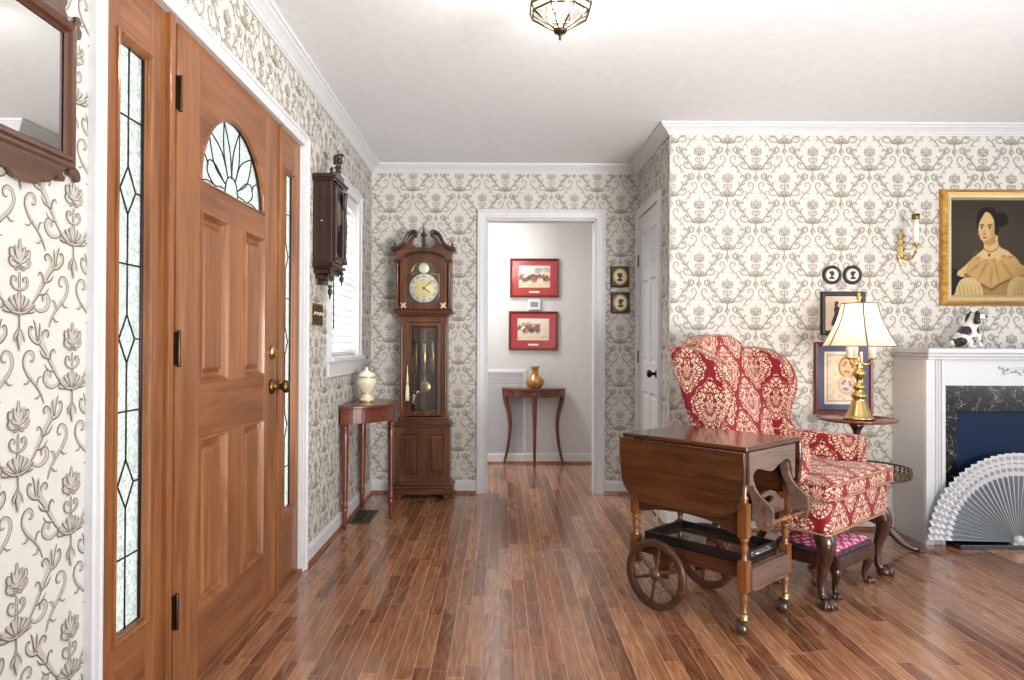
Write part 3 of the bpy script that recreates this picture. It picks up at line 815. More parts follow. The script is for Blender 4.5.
# floor register
t = thing('floor_register', 'dark scrolled metal heat register set in the floor near the half-round table', 'vent', (-.865, 4.41, 0))
mb = MB(); mb.box(-.06, .06, -.155, .155, .0002, .003); mb.build('backing', M_black, t)
mb = MB()
for a, b, c, d in ((-.065, -.05, -.165, .165), (.05, .065, -.165, .165), (-.05, .05, -.165, -.15), (-.05, .05, .15, .165)): mb.box(a, b, c, d, .0005, .006)
for k in range(6):
    y = -.125 + .05 * k
    for sx in (-1, 1):
        mb.tube(spline([(sx * .045, y - .02, .004), (sx * .02, y - .018, .004), (sx * .008, y, .004), (sx * .022, y + .014, .004), (sx * .036, y + .006, .004), (sx * .028, y - .004, .004)], 4), .003, 5)
    mb.tube([(-.05, y + .024, .004), (.05, y + .024, .004)], .003, 5)
mb.build('grille', plain('register_bronze', (74, 64, 52), .4, .6), t)

# ------------------------------------------------------------------ grandfather clock
t = thing('grandfather_clock', 'tall cherry grandfather clock with brass dial in the hall corner', 'clock', (-.548, YB - .006, 0))
M_glassc = glass('case_glass', (235, 238, 236), .10, .02)
fy = -.185
# plinth and feet
mb = MB()
for hw_, f, z0, z1 in ((.215, -.205, .030, .072), (.222, -.212, .072, .096), (.206, -.198, .096, .118)): mb.box(-hw_, hw_, f, 0, z0, z1)
mb.build('plinth', M_walx, t, bevel=.006)
for sx in (-1, 1):
    mb = MB(); mb.prism([(sx * .222, 0), (sx * .228, .03), (sx * .14, .03), (sx * .165, 0)], -.212, -.15); mb.build('foot', M_walz, t, bevel=.003)
    mb = MB(); mb.prism([(sx * .222, 0), (sx * .228, .03), (sx * .14, .03), (sx * .165, 0)], -.06, -.005); mb.build('foot', M_walz, t, bevel=.003)
mb = MB(); mb.box(-.193, .193, fy + .004, 0, .116, .508); b_ = mb.build('base', M_walz, t, bevel=.002)
for a, b in ((-.168, -.040), (.022, .150)):
    a += .009; b += .009
    mb = MB(); mb.rings(a, b, .172, .468, [(0, fy + .004), (.0, fy - .007), (.008, fy - .007), (.014, fy + .0035), (.022, fy + .0035), (.034, fy - .003), (.036, fy - .003)]); mb.build('base_panel', M_walz, b_)
mb = MB()
for hw_, f, z0, z1 in ((.200, fy - .008, .508, .518), (.208, fy - .016, .518, .530), (.198, fy - .008, .530, .545), (.186, fy + .004, .545, .562), (.176, fy + .012, .562, .580)): mb.box(-hw_, hw_, f, 0, z0, z1)
mb.build('waist_moulding', M_walx, t, bevel=.004)
# waist: hollow case
wy = -.168
mb = MB(); mb.box(-.168, -.150, wy, 0, .58, 1.30); mb.box(.150, .168, wy, 0, .58, 1.30); mb.box(-.15, .15, -.02, 0, .58, 1.30)
mb.box(-.150, -.126, wy, wy + .02, .58, 1.30); mb.box(.126, .150, wy, wy + .02, .58, 1.30); mb.box(-.126, .126, wy, wy + .02, 1.262, 1.30)
for sx in (-1, 1): mb.lathe([(.008, .62), (.009, .64), (.0075, .66), (.0075, 1.22), (.009, 1.24), (.008, 1.26)], (sx * .158, wy - .004, 0), 10)
mb.build('waist', M_walz, t, bevel=.001)
mb = MB(); mb.rings(-.124, .124, .590, 1.258, [(0, wy + .004), (0, wy - .012), (.022, wy - .014), (.032, wy - .006), (.036, wy + .002)], cap=False); wd = mb.build('waist_door', M_walz, t)
mb = MB(); mb.box(-.09, .09, wy - .002, wy + .001, .624, 1.224); mb.build('door_glass', M_glassc, wd)
for k, (x, zt, zb) in enumerate(((-.062, 1.22, .90), (.0, 1.22, .905), (.062, 1.22, .905))):
    mb = MB(); mb.tube([(x, -.10, 1.25), (x, -.10, zt - .18)], .0015, 6); mb.lathe([(.0005, zb - .02), (.012, zb - .012), (.019, zb), (.019, zb + .2), (.012, zb + .215), (.0005, zb + .225)], (x, -.10, 0), 14); mb.build('weight', M_brass if k else M_antb, t)
mb = MB(); mb.box(-.008, .008, -.076, -.072, .80, 1.25); mb.lathe([(.001, -.008), (.04, -.006), (.052, 0), (.04, .006), (.001, .008)], (0, -.075, .79), 26, 0, 'y'); mb.tube([(0, -.075, .74), (0, -.075, .70)], .003, 6); mb.build('pendulum', M_brass, t)
# hood
hy = -.200
mb = MB()
for hw_, f, z0, z1 in ((.176, wy - .008, 1.300, 1.312), (.192, hy - .002, 1.312, 1.324), (.214, hy - .016, 1.324, 1.340), (.208, hy - .010, 1.340, 1.352)): mb.box(-hw_, hw_, f, 0, z0, z1)
mb.build('hood_moulding', M_walx, t, bevel=.004)
mb = MB(); mb.box(-.198, -.18, hy, 0, 1.352, 1.70); mb.box(.18, .198, hy, 0, 1.352, 1.70); mb.box(-.18, .18, -.05, -.02, 1.352, 1.74); mb.build('hood', M_walz, t, bevel=.002)
for sx in (-1, 1):
    mb = MB(); mb.lathe([(.015, 1.352), (.015, 1.372), (.010, 1.382), (.011, 1.50), (.009, 1.655), (.014, 1.668), (.014, 1.69)], (sx * .186, hy - .012, 0), 14); mb.build('column', M_walz, t)
# hood door with arched opening
def arch(hw_, zs, ra, za, n=20): return [(hw_, zs)] + [(ra * math.cos(a), zs + za * math.sin(a)) for a in np.linspace(0, PI, n)] + [(-hw_, zs)]
aw, zs = .118, 1.600
outer = [(-.168, 1.362), (.168, 1.362), (.168, 1.62)] + [(.168 * math.cos(a), 1.62 + .09 * math.sin(a)) for a in np.linspace(0, PI, 20)] + [(-.168, 1.62)]
mb = MB()
mb.box(-.168, .168, hy - .006, hy + .014, 1.356, 1.402); mb.box(-.168, -aw, hy - .006, hy + .014, 1.402, zs); mb.box(aw, .168, hy - .006, hy + .014, 1.402, zs)
ar = [(.090 * math.cos(a), zs + .012 + .082 * math.sin(a)) for a in np.linspace(0, PI, 20)]
for sx in (1, -1):
    half = [(sx * abs(x), z) for x, z in ar[:11]]
    if abs(half[-1][0]) > .008: pass
    poly = [(sx * .168, zs), (sx * .168, 1.72), (0, 1.72), (0, zs + .094)] + half[::-1] + [(sx * aw, zs + .012), (sx * aw, zs)]
    mb.prism(poly, hy - .006, hy + .014)
hd = mb.build('hood_door', M_walz, t)
mb = MB(); mb.prism([(-aw, 1.402), (aw, 1.402), (aw, zs + .012)] + ar + [(-aw, zs + .012)], hy + .004, hy + .006); mb.build('dial_glass', glass('dial_glass', (250, 250, 248), .05), hd)
for sx in (-1, 1):
    mb = MB(); x = sx * .142; z = 1.380
    for a in range(4): mb.tube(spline([(x, hy - .008, z), (x + .016 * math.cos(a * PI / 2 + .8), hy - .009, z + .016 * math.sin(a * PI / 2 + .8)), (x + .026 * math.cos(a * PI / 2 + 1.0), hy - .008, z + .026 * math.sin(a * PI / 2 + 1.0))], 4), [.008] * 5 + [.006] * 3 + [.002], 6)
    mb.build('corner_ornament', plain('brass_spandrel', (232, 196, 150), .35, .4) if sx < 0 else bpy.data.materials['brass_spandrel'], hd)
# dial
dy = hy + .03
mb = MB(); mb.prism([(-aw - .004, 1.396), (aw + .004, 1.396), (aw + .004, zs + .012)] + [(x * 1.04, z) for x, z in ar] + [(-aw - .004, zs + .012)], dy, dy + .004)
dial = mb.build('dial_plate', plain('dial_plate_bronze', (92, 88, 70), .35, .6), t)
dc = (.006, 1.506)
mb = MB(); mb.lathe([(.001, -.004), (.102, -.004), (.104, 0)], (dc[0] - .006, dy, dc[1]), 40, 0, 'y'); mb.build('chapter_ring', plain('silvered_ring', (236, 234, 226), .35), dial)
mb = MB(); mb.lathe([(.001, -.006), (.066, -.006), (.068, -.004)], (0, dy, dc[1]), 32, 0, 'y'); mb.build('dial_centre', plain('gold_dial_centre', (232, 216, 160), .45, .1), dial)
mb = MB(); mb.lathe([(.001, -.006), (.034, -.006), (.037, -.004), (.037, 0)], (0, dy, 1.650), 26, 0, 'y'); mb.build('arch_disc', plain('silver_moon_disc', (232, 230, 216), .35, .2), dial)
mb = MB(); mb.tube([(x * .97, dy - .004, z) for x, z in ar], .005, 6); mb.box(-aw, -.05, dy - .006, dy, zs + .004, zs + .012); mb.box(.05, aw, dy - .006, dy, zs + .004, zs + .012); mb.box(aw - .014, aw - .004, dy - .004, dy, 1.435, zs); mb.build('dial_trim', M_brass, dial)
def text_mb(mb, s, size, place, mat=0):
    cu = bpy.data.curves.new('txt', 'FONT'); cu.body = s; cu.size = size; cu.align_x = 'CENTER'; cu.align_y = 'CENTER'; cu.resolution_u = 2
    ob = bpy.data.objects.new('txt', cu); COL.objects.link(ob)
    dg = bpy.context.evaluated_depsgraph_get(); me = bpy.data.meshes.new_from_object(ob.evaluated_get(dg))
    mb.add([place(v.co.x, v.co.y) for v in me.vertices], [list(p.vertices) for p in me.polygons], mat)
    bpy.data.objects.remove(ob); bpy.data.curves.remove(cu); bpy.data.meshes.remove(me)
for k, s in enumerate(('XII', 'I', 'II', 'III', 'IIII', 'V', 'VI', 'VII', 'VIII', 'IX', 'X', 'XI')):
    a = PI / 2 - k * PI / 6; ca, sa = math.cos(a), math.sin(a)
    def place(x, y, ca=ca, sa=sa): r = .085 + y; return (r * ca + x * sa, dy - .0046, dc[1] + r * sa - x * ca)
    mb = MB(); text_mb(mb, s, .030, place); mb.build('numeral', M_black, dial, recalc=False)
mb = MB()
def hand(ang, ln, w, y):
    a = R_(90 - ang); ca, sa = math.cos(a), math.sin(a)
    P = [(-.018, -w * .6), (ln * .55, -w), (ln * .7, -w * 1.6), (ln, 0), (ln * .7, w * 1.6), (ln * .55, w), (-.018, w * .6)]
    mb.prism([(u * ca - v * sa, dc[1] + u * sa + v * ca) for u, v in P], y, y + .0015)
hand(126, .062, .0030, dy - .010); hand(48, .092, .0022, dy - .013); mb.lathe([(.001, -.015), (.006, -.013), (.006, -.004)], (0, dy, dc[1]), 12, 0, 'y')
mb.build('hand', M_black, dial)
# frieze and swan-neck pediment
mb = MB()
ca_ = [(.20, 1.70), (.186, 1.70)] + [(.15 * math.cos(a), 1.70 + .06 * math.sin(a)) for a in np.linspace(0, PI, 24)] + [(-.186, 1.70), (-.20, 1.70)]
sw = spline([(.205, 1.778), (.165, 1.79), (.125, 1.82), (.095, 1.868), (.06, 1.89), (.05, 1.87), (.075, 1.855), (.078, 1.82), (.05, 1.795), (.022, 1.795)], 5)
for sx in (1, -1):
    base_ = [(.0, 1.757)] + [(.15 * math.cos(a), 1.70 + .057 * math.sin(a)) for a in np.linspace(PI / 2, 0, 12)][1:] + [(.186, 1.70), (.2, 1.70), (.2, 1.775)]
    top_ = [p for p in sw if p[0] < .2]
    poly = [(sx * x, z) for x, z in base_ + top_ + [(0, 1.795)]]
    mb.prism(poly, hy - .004, hy + .02)
mb.box(-.2, .2, hy + .02, -.01, 1.70, 1.775)
mb.build('pediment', M_walx, t)
mb = MB()
for sx in (1, -1):
    P = spline([(sx * .226, hy - .018, 1.786), (sx * .185, hy - .018, 1.792), (sx * .142, hy - .018, 1.825), (sx * .11, hy - .018, 1.885), (sx * .072, hy - .018, 1.908), (sx * .054, hy - .018, 1.892)], 6)
    mb.tube(P, .013, 8); mb.tube([(a, b + .012, c - .013) for a, b, c in P], .009, 8)
    mb.lathe([(.001, -.022), (.014, -.022), (.016, -.018), (.016, .02)], (sx * .06, hy, 1.885), 14, 0, 'y')
    mb.box(min(sx * .2, sx * .23), max(sx * .2, sx * .23), hy - .03, -.02, 1.772, 1.792)
    P = [(sx * .186, hy - .014, 1.70)] + [(sx * .155 * math.cos(a), hy - .014, 1.70 + .065 * math.sin(a)) for a in np.linspace(0, PI / 2, 12)]
    mb.tube([(sx * .205, hy - .014, 1.70)] + P, .007, 8)
mb.build('swan_neck', M_darkz, t)
mb = MB(); mb.box(-.013, .013, hy - .012, hy + .02, 1.775, 1.845); mb.lathe([(.012, 1.845), (.017, 1.855), (.006, 1.862), (.018, 1.872), (.021, 1.884), (.015, 1.897), (.006, 1.903), (.004, 1.912), (.0006, 1.985)], (0, hy, 0), 16); mb.build('finial', M_darkz, t)
for sx in (1, -1):
    mb = MB(); mb.lathe([(.010, 1.79), (.006, 1.80), (.012, 1.812), (.004, 1.826), (.0006, 1.85)], (sx * .205, hy - .004, 0), 12); mb.build('finial', M_darkz, t)
# tassel on the waist-door key
t = thing('key_tassel', 'white and gold tassel hanging from the grandfather clock door key', 'tassel', (-.659, YB - .006 + wy - .034, 0))
mb = MB(); mb.lathe([(.0005, .958), (.004, .955), (.004, .945), (.0005, .942)], (0, 0, 0), 10); mb.tube([(0, .0, .95), (0, .019, .95)], .003, 6); mb.build('key', M_brass, t)
mb = MB(); mb.tube([(0, 0, .945), (0, 0, .85)], .003, 6); mb.lathe([(.004, .90), (.007, .87), (.010, .835), (.005, .828)], (0, 0, 0), 12); mb.build('cord', M_ivory, t)
mb = MB(); mb.lathe([(.006, .815), (.011, .82), (.012, .832), (.007, .838), (.005, .846)], (0, 0, 0), 12); mb.build('knot', M_gilt, t)
mb = MB(); n = 22; vs = []
prof = [(.008, .818), (.012, .80), (.0145, .74), (.0150, .700)]
mb.lathe(prof, (0, 0, 0), 22); mb.build('skirt', M_ivory, t)

# ------------------------------------------------------------------ ceiling light
t = thing('ceiling_light', 'octagonal brass and clear glass lantern on the ceiling', 'ceiling light', (.206, 2.41, 0))
zr, zb, ro, rb = 2.270, 2.205, .112, .020
def octp(r, z, a0=PI / 8): return [(r * math.cos(a0 + k * PI / 4), r * math.sin(a0 + k * PI / 4), z) for k in range(8)]
A, B_, C_ = octp(.098, 2.36), octp(ro, zr + .01), octp(.103, zr - .012)
D = octp(rb, zb)
mb = MB(); mb.lathe([(.075, H - .001), (.078, H - .014), (.06, H - .03), (.075, 2.38), (.095, 2.365), (.098, 2.36), (.04, 2.36)], (0, 0, 0), 32); mb.build('canopy', M_brass, t)
M_dkb = plain('dark_brass_came', (70, 58, 40), .35, .9)
mb = MB()
for P, Q in ((A, B_), (B_, C_), (C_, D)):
    for k in range(8): mb.tube([P[k], Q[k]], .0032, 6)
for P in (A, B_, C_): mb.tube(P, .0036, 6, closed=True)
mb.build('cage', M_dkb, t)
mb = MB()
for P, Q in ((A, B_), (B_, C_), (C_, D)):
    for k in range(8):
        k2 = (k + 1) % 8; mb.add([P[k], P[k2], Q[k2], Q[k]], [(0, 1, 2, 3)])
mb.build('glass_panel', glass('lantern_glass', (240, 242, 240), .22, .03), t, recalc=True)
mb = MB(); mb.lathe([(.0006, zb - .038), (.005, zb - .034), (.005, zb - .022), (.008, zb - .016), (.021, zb - .010), (.024, zb - .002), (.020, zb + .006), (.004, zb + .01), (.004, 2.36)], (0, 0, 0), 16); mb.build('finial', M_dkb, t)
for k in range(2):
    mb = MB(); a = k * PI + .5; x, y = .04 * math.cos(a), .04 * math.sin(a)
    mb.lathe([(.012, 2.36), (.012, 2.335), (.008, 2.33), (.018, 2.31), (.022, 2.295), (.014, 2.278), (.0006, 2.27)], (x, y, 0), 14); mb.build('bulb', M_ivory, t)
# ------------------------------------------------------------------ framed prints of the back hall
M_print = colmat('printed_paper', .35, .4)
M_redfr = wood('red_mahogany_frame', (60, 20, 16), (100, 36, 28), (130, 54, 40), 'x', .3, .4)
M_redmat = plain('red_mat_board', (166, 36, 42), .7, spec=.2)
M_pglass = glass('picture_glass', (255, 255, 255), .03, .16)
rng = np.random.RandomState(4)
def hunt(seed):
    rg = np.random.RandomState(seed)
    def fn(u, v):
        img = np.ones((len(u), 3)) * np.array([214, 190, 164])
        img = P_over(img, np.clip((v - .55) * 4, 0, 1) * .6, (226, 216, 206))
        for k in range(26):
            cu, cv = (.55 + rg.rand() * .4, .68 + rg.rand() * .22) if seed == 1 else (.1 + .5 * rg.rand(), .62 + rg.rand() * .2)
            img = P_over(img, P_ell(u, v, cu, cv, .06, .05, .6) * .55, (150, 140, 128))
        for k in range(34):
            cu = .06 + .9 * rg.rand() if seed == 1 else .05 + .6 * rg.rand(); cv = .30 + .22 * rg.rand() + (0 if seed == 1 else .12)
            c = [(58, 44, 38), (92, 60, 44), (36, 32, 32), (226, 214, 200), (150, 60, 44)][rg.randint(5)]
            img = P_over(img, P_ell(u, v, cu, cv, .065, .065, .5), c)
            img = P_over(img, P_ell(u, v, cu + .06, cv + .07, .026, .05, .5), c)
            for dx in (-.04, .035): img = P_over(img, P_ell(u, v, cu + dx, cv - .08, .012, .06, .5), c)
            if k % 3 == 0: img = P_over(img, P_ell(u, v, cu, cv + .08, .025, .05, .5), (170, 52, 46))
        for k in range(14): img = P_over(img, P_ell(u, v, rg.rand(), .08 + .12 * rg.rand(), .08, .02, .6) * .5, (170, 150, 112))
        return img
    return fn
def print_frame(name, label, group, x, z, w, h, seed):
    t = thing(name, label, 'framed print', (x, YH, z), 0, group)
    mb = MB(); mb.rings(-w / 2, w / 2, -h / 2, h / 2, [(0, 0), (0, -.02), (.006, -.024), (.018, -.02), (.022, -.012)], cap=False); mb.build('frame', M_redfr, t)
    mb = MB(); mb.box(-w / 2 + .02, w / 2 - .02, -.012, -.002, -h / 2 + .02, h / 2 - .02); mb.build('mat_board', M_redmat, t)
    raster('print', w * .64, h * .56, 84, 56, hunt(seed), M_print, t, -.0128, (.01 * 0, .012))
    mb = MB(); mb.box(-.048, .048, -.0135, -.012, -h * .36 - .008, -h * .36 + .008); mb.build('caption_label', plain('caption_paper', (232, 214, 180), .6) if seed == 1 else bpy.data.materials['caption_paper'], t)
    mb = MB(); mb.box(-w / 2 + .02, w / 2 - .02, -.016, -.0145, -h / 2 + .02, h / 2 - .02); mb.build('glass', M_pglass, t)
print_frame('hunting_print', 'red matted hunting print hung above the thermostat in the back hall', 'red hunting prints in the back hall', .318, 1.727, .455, .362, 1)
print_frame('hunting_print', 'red matted hunting print hung just below the thermostat in the back hall', 'red hunting prints in the back hall', .310, 1.235, .458, .362, 2)
t = thing('thermostat', 'small white thermostat between the two red hunting prints', 'thermostat', (.318, YH, 1.477))
mb = MB(); mb.rings(-.058, .058, -.05, .05, [(0, 0), (0, -.022), (.006, -.027)]); mb.build('body', M_white, t)
mb = MB(); mb.box(-.036, .036, -.0285, -.0265, -.022, .026); mb.build('display', plain('grey_display', (128, 130, 124), .2), t)
# return-air grille
t = thing('return_air_grille', 'white louvred return-air grille behind the hall console table', 'vent', (-.145, YH, .475))
gw, gh = .79, .80
mb = MB(); mb.rings(-gw / 2, gw / 2, -gh / 2, gh / 2, [(0, 0), (.002, -.008), (.03, -.012), (.034, -.004)], cap=False); mb.box(.008, .022, -.010, -.002, -gh / 2 + .03, gh / 2 - .03); mb.build('frame', M_white, t, bevel=.001)
mb = MB(); mb.box(-gw / 2 + .03, gw / 2 - .03, -.002, -.0005, -gh / 2 + .03, gh / 2 - .03); mb.build('backing', plain('grille_backing', (128, 128, 130), .8), t)
mb = MB(); z = -gh / 2 + .04
while z < gh / 2 - .035:
    mb.add([(-gw / 2 + .03, -.010, z), (gw / 2 - .03, -.010, z), (gw / 2 - .03, -.002, z + .013), (-gw / 2 + .03, -.002, z + .013)], [(0, 1, 2, 3)]); z += .0175
mb.build('louvre', plain('grille_louvre', (188, 186, 190), .5), t, solid=.0012)
# console table with bowed legs
t = thing('console_table', 'slim dark half-round console table with bowed legs in the back hall', 'table', (.315, YH - .016, 0))
mb = MB(); mb.prism(halfround(.298, .235), .690, .706, 'xy'); mb.build('table_top', M_mahx, t, bevel=.004)
mb = MB(); ap = halfround(.284, .222); ap2 = halfround(.270, .208); mb.prism(ap + ap2[::-1], .628, .6905, 'xy'); mb.box(-.27, .27, -.016, -.002, .628, .6905); mb.build('apron', M_mahx, t)
mb = MB(); mb.lathe([(.0006, -.016), (.007, -.013), (.008, -.008), (.004, 0)], (0, -.222, .658), 12, 0, 'y'); mb.build('pull', M_brass, t)
for sx, y in ((-1, -.03), (1, -.03), (0, -.206)):
    P = spline([(sx * .268, y, .69), (sx * .262, y, .60), (sx * .228, y - .004, .46), (sx * .218, y - .004, .34), (sx * .235, y - .002, .17), (sx * .262, y, .05), (sx * .272, y - .004 * abs(sx), .002)], 5)
    n = len(P); mb = MB(); mb.tube(P, list(np.interp(np.linspace(0, 1, n), [0, .2, .5, .9, 1], [.024, .022, .017, .012, .014])), 8); mb.build('leg', M_mahz, t)
t = thing('vase', 'amber glass vase with flared neck on the hall console table', 'vase', (.322, YH - .12, .706))
Mv = Mat('amber_glass', .12, .5, 0, .5); xv, yv, zv = Mv.xyz(); Mv.set('Base Color', Mv.ramp(Mv.noise(Mv.coord(), 22, 2), [(.3, (150, 92, 22)), (.6, (206, 146, 44)), (.8, (226, 180, 82))])); Mv.set('Transmission Weight', .35); 
mb = MB(); mb.lathe([(.001, 0), (.042, 0), (.056, .006), (.076, .034), (.080, .058), (.070, .086), (.044, .112), (.030, .132), (.028, .158), (.036, .184), (.047, .200), (.043, .2), (.030, .182), (.024, .158), (.024, .13)], (0, 0, 0), 32)
for k in range(14):
    a = k * PI / 7; mb.tube([(.0775 * math.cos(a), .0775 * math.sin(a), .036), (.0805 * math.cos(a), .0805 * math.sin(a), .058), (.0715 * math.cos(a), .0715 * math.sin(a), .086)], [.002, .003, .002], 5)
mb.build('body', Mv.m, t)
# two little silhouettes beside the opening
M_gold = plain('gilt_moulding', (190, 148, 72), .35, .7)
M_cream = plain('cream_paper', (232, 218, 184), .6)
def profile_head(mb, cx, cz, s, y, flip=1):
    P = spline([(-.75, -1.0), (0, -1.12), (.62, -.98), (.50, -.66), (.16, -.46), (.12, -.26), (.42, -.24), (.46, -.02), (.66, .06), (.48, .26), (.50, .56), (.24, .86), (-.12, .92), (-.42, .80), (-.72, .84), (-.80, .52), (-.56, .24), (-.38, -.10), (-.30, -.46), (-.66, -.64)], 3, True)
    mb.prism([(cx + flip * a * s, cz + b * s) for a, b in P], y - .0008, y)
for x, z, lab, fl in ((.889, 1.611, 'upper of the two small square black frames with an oval silhouette by the closet door', 1), (.892, 1.418, 'lower of the two small square black frames with an oval silhouette by the closet door', -1)):
    t = thing('silhouette_miniature', lab, 'framed silhouette', (x, YB, z), 0, 'small square silhouettes')
    mb = MB(); mb.rings(-.07, .07, -.078, .078, [(0, 0), (0, -.014), (.003, -.016), (.012, -.014)]); mb.build('frame', M_black, t)
    mb = MB(); mb.lathe([(.052, -.018), (.058, -.021), (.063, -.018), (.064, -.013)], (0, 0, 0), 30, 0, 'y', sx=.86, sy=1.0, caps=False); mb.build('oval_rim', M_gold, t)
    mb = MB(); mb.lathe([(.001, -.0165), (.054, -.0165), (.056, -.013)], (0, 0, 0), 30, 0, 'y', sx=.86); o = mb.build('oval_paper', M_cream, t)
    mb = MB(); profile_head(mb, 0, 0, .030, -.0168, fl); mb.build('silhouette', M_black, t)
# ------------------------------------------------------------------ tea cart
def keyhole(outer, inner):
    """outline with a hole, joined by one seam"""
    return list(outer) + [outer[0]] + list(inner[::-1]) + [inner[-1]]
cart = thing('tea_cart', 'brown drop-leaf tea cart on two spoked wheels and casters in front of the wing chair', 'tea cart', (.886, 2.920, 0), R_(-47.8))
mb = MB(); mb.box(-.288, .288, -.220, .222, .705, .725); mb.build('table_top', M_cartx, cart, bevel=.006, seg=3)
half = spline([(.287, .706), (.288, .63), (.282, .555), (.258, .498), (.214, .462), (.150, .447), (0, .445)], 6)
poly = half + [(-x, z) for x, z in half[::-1][1:]]
for sy in (-1, 1):
    mb = MB(); mb.prism(poly, sy * .223, sy * .239); lf = mb.build('drop_leaf', M_cartx, cart, bevel=.005, seg=3)
    mb = MB(); mb.tube([(x * .993, sy * .2395, .447 + (z - .447) * .985 + .002) for x, z in poly], .0022, 6); mb.tube([(-.283, sy * .2395, .7035), (.283, sy * .2395, .7035)], .0022, 6); mb.build('edge_bead', M_legz, lf)
post_up = [(.019, .50), (.012, .512), (.017, .524), (.010, .536), (.0155, .585), (.0165, .62), (.011, .648), (.018, .66), (.012, .672), (.012, .70)]
post_mid = [(.014, .285), (.018, .290), (.010, .297), (.013, .318), (.0165, .340), (.011, .354), (.018, .362), (.016, .376)]
post_low = [(.0145, .085), (.017, .092), (.010, .100), (.0155, .135), (.017, .150), (.011, .160), (.016, .168), (.014, .176)]
for x in (-.25, .25):
    for y in (-.168, .168):
        mb = MB()
        mb.lathe(post_mid, (x, y, 0), 14); mb.lathe(post_up, (x, y, 0), 14)
        mb.box(x - .018, x + .018, y - .018, y + .018, .375, .502); mb.box(x - .018, x + .018, y - .018, y + .018, .172, .288)
        if x > 0: mb.lathe(post_low, (x, y, 0), 14)
        lg = mb.build('leg', M_cartz, cart)
        if x > 0:
            mb = MB(); mb.lathe([(.010, .058), (.016, .06), (.0165, .068), (.013, .072), (.0145, .088)], (x, y, 0), 16); mb.build('ferrule', M_brass, lg)
            mb = MB(); mb.tube([(x, y, .06), (x - .012, y + .004, .052), (x - .014, y + .004, .03)], .006, 8); mb.box(x - .028, x + .004, y - .012, y + .020, .046, .056)
            mb.lathe([(.004, -.013), (.018, -.012), (.0225, -.006), (.0225, .006), (.018, .012), (.004, .013)], (x - .014, y + .004, .0228), 18, 0, 'y'); mb.build('caster', plain('dark_caster', (120, 116, 108), .25, .9) if 'dark_caster' not in bpy.data.materials else bpy.data.materials['dark_caster'], lg)
for sy in (-1, 1):
    low = spline([(-.235, .395), (-.20, .396), (-.13, .412), (0, .420), (.13, .408), (.20, .384), (.235, .380)], 5)
    mb = MB(); mb.prism([(-.235, .498), (.235, .498)] + low[::-1], sy * .160, sy * .176); mb.box(-.235, .235, sy * .166 - .004, sy * .166 + .004, .498, .70)
    mb.build('side_rail', M_cartx, cart)
    mb = MB(); mb.box(-.235, .235, sy * .160 - .007, sy * .160 + .007, .214, .256); mb.build('lower_rail', M_cartx, cart, bevel=.002)
mb = MB(); mb.box(-.262, -.25, -.152, .152, .43, .70); mb.build('back_panel', M_carty, cart)
mb = MB(); mb.box(-.23, .235, -.158, .158, .432, .442); mb.build('box_bottom', M_carty, cart)
low = spline([(-.186, .575), (-.172, .578), (-.160, .612), (-.125, .632), (-.07, .622), (-.01, .612), (.05, .632), (.11, .646), (.15, .628), (.168, .57), (.186, .56)], 5)
mb = MB(); mb.prism([(.19, .7015), (-.19, .7015)] + low, .268, .282, 'yz'); mb.build('end_apron', M_carty, cart, bevel=.0015)
hn = thing_part = None
arm = spline([(.244, .64), (.268, .632), (.276, .585), (.298, .545), (.338, .512), (.356, .488), (.352, .43), (.338, .412), (.312, .412), (.292, .425), (.284, .47), (.268, .53), (.246, .575), (.238, .61), (.244, .64)], 4)[:-1]
for y in (-.150, .150):
    mb = MB(); mb.prism(arm, y - .008, y + .008); mb.build('handle_arm', M_carty, cart, bevel=.002)
mb = MB(); n = 15
mb.lathe([(.006, -.16), (.010, -.156), (.006, -.14), (.0085, -.09), (.007, -.035), (.013, -.022), (.013, -.014), (.008, -.008), (.008, .008), (.013, .014), (.013, .022), (.007, .035), (.0085, .09), (.006, .14), (.010, .156), (.006, .16)], (.334, 0, .437), 14, 0, 'y'); mb.build('push_handle', M_cartz, cart)
outer = spline([(-.13, .435), (-.13, .478), (-.10, .488), (-.06, .518), (0, .531), (.06, .518), (.10, .488), (.13, .478), (.13, .435)], 5)
inner = [(.043 * math.cos(a), .496 + .015 * math.sin(a)) for a in np.linspace(.5 * PI, 2.5 * PI, 25)[:-1]]
i0 = len(outer) // 2
outer = outer[i0:] + outer[:i0]
mb = MB(); mb.prism(keyhole(outer, inner[::-1]), .252, .262, 'yz'); mb.build('pull_out_tray_end', M_carty, cart)
mb = MB(); mb.box(-.262, .262, -.152, .152, .246, .264); mb.build('lower_shelf', M_cartx, cart, bevel=.002)
low = spline([(-.15, .176), (-.10, .166), (0, .170), (.10, .166), (.15, .176)], 5)
mb = MB(); mb.prism([(.15, .256), (-.15, .256)] + low, .262, .274, 'yz'); mb.build('lower_apron', M_carty, cart, bevel=.0015)
mb = MB(); mb.prism([(-.20, .246), (-.06, .246), (-.085, .20), (-.105, .12), (-.155, .12), (-.175, .20)], -.150, -.135); mb.prism([(-.20, .246), (-.06, .246), (-.085, .20), (-.105, .12), (-.155, .12), (-.175, .20)], .135, .150); mb.tube([(-.13, -.205, .147), (-.13, .205, .147)], .009, 10); mb.build('axle', M_cartz, cart)
M_rim = wood('wheel_wood', (44, 26, 18), (72, 46, 34), (100, 70, 54), 'x', .35, .3)
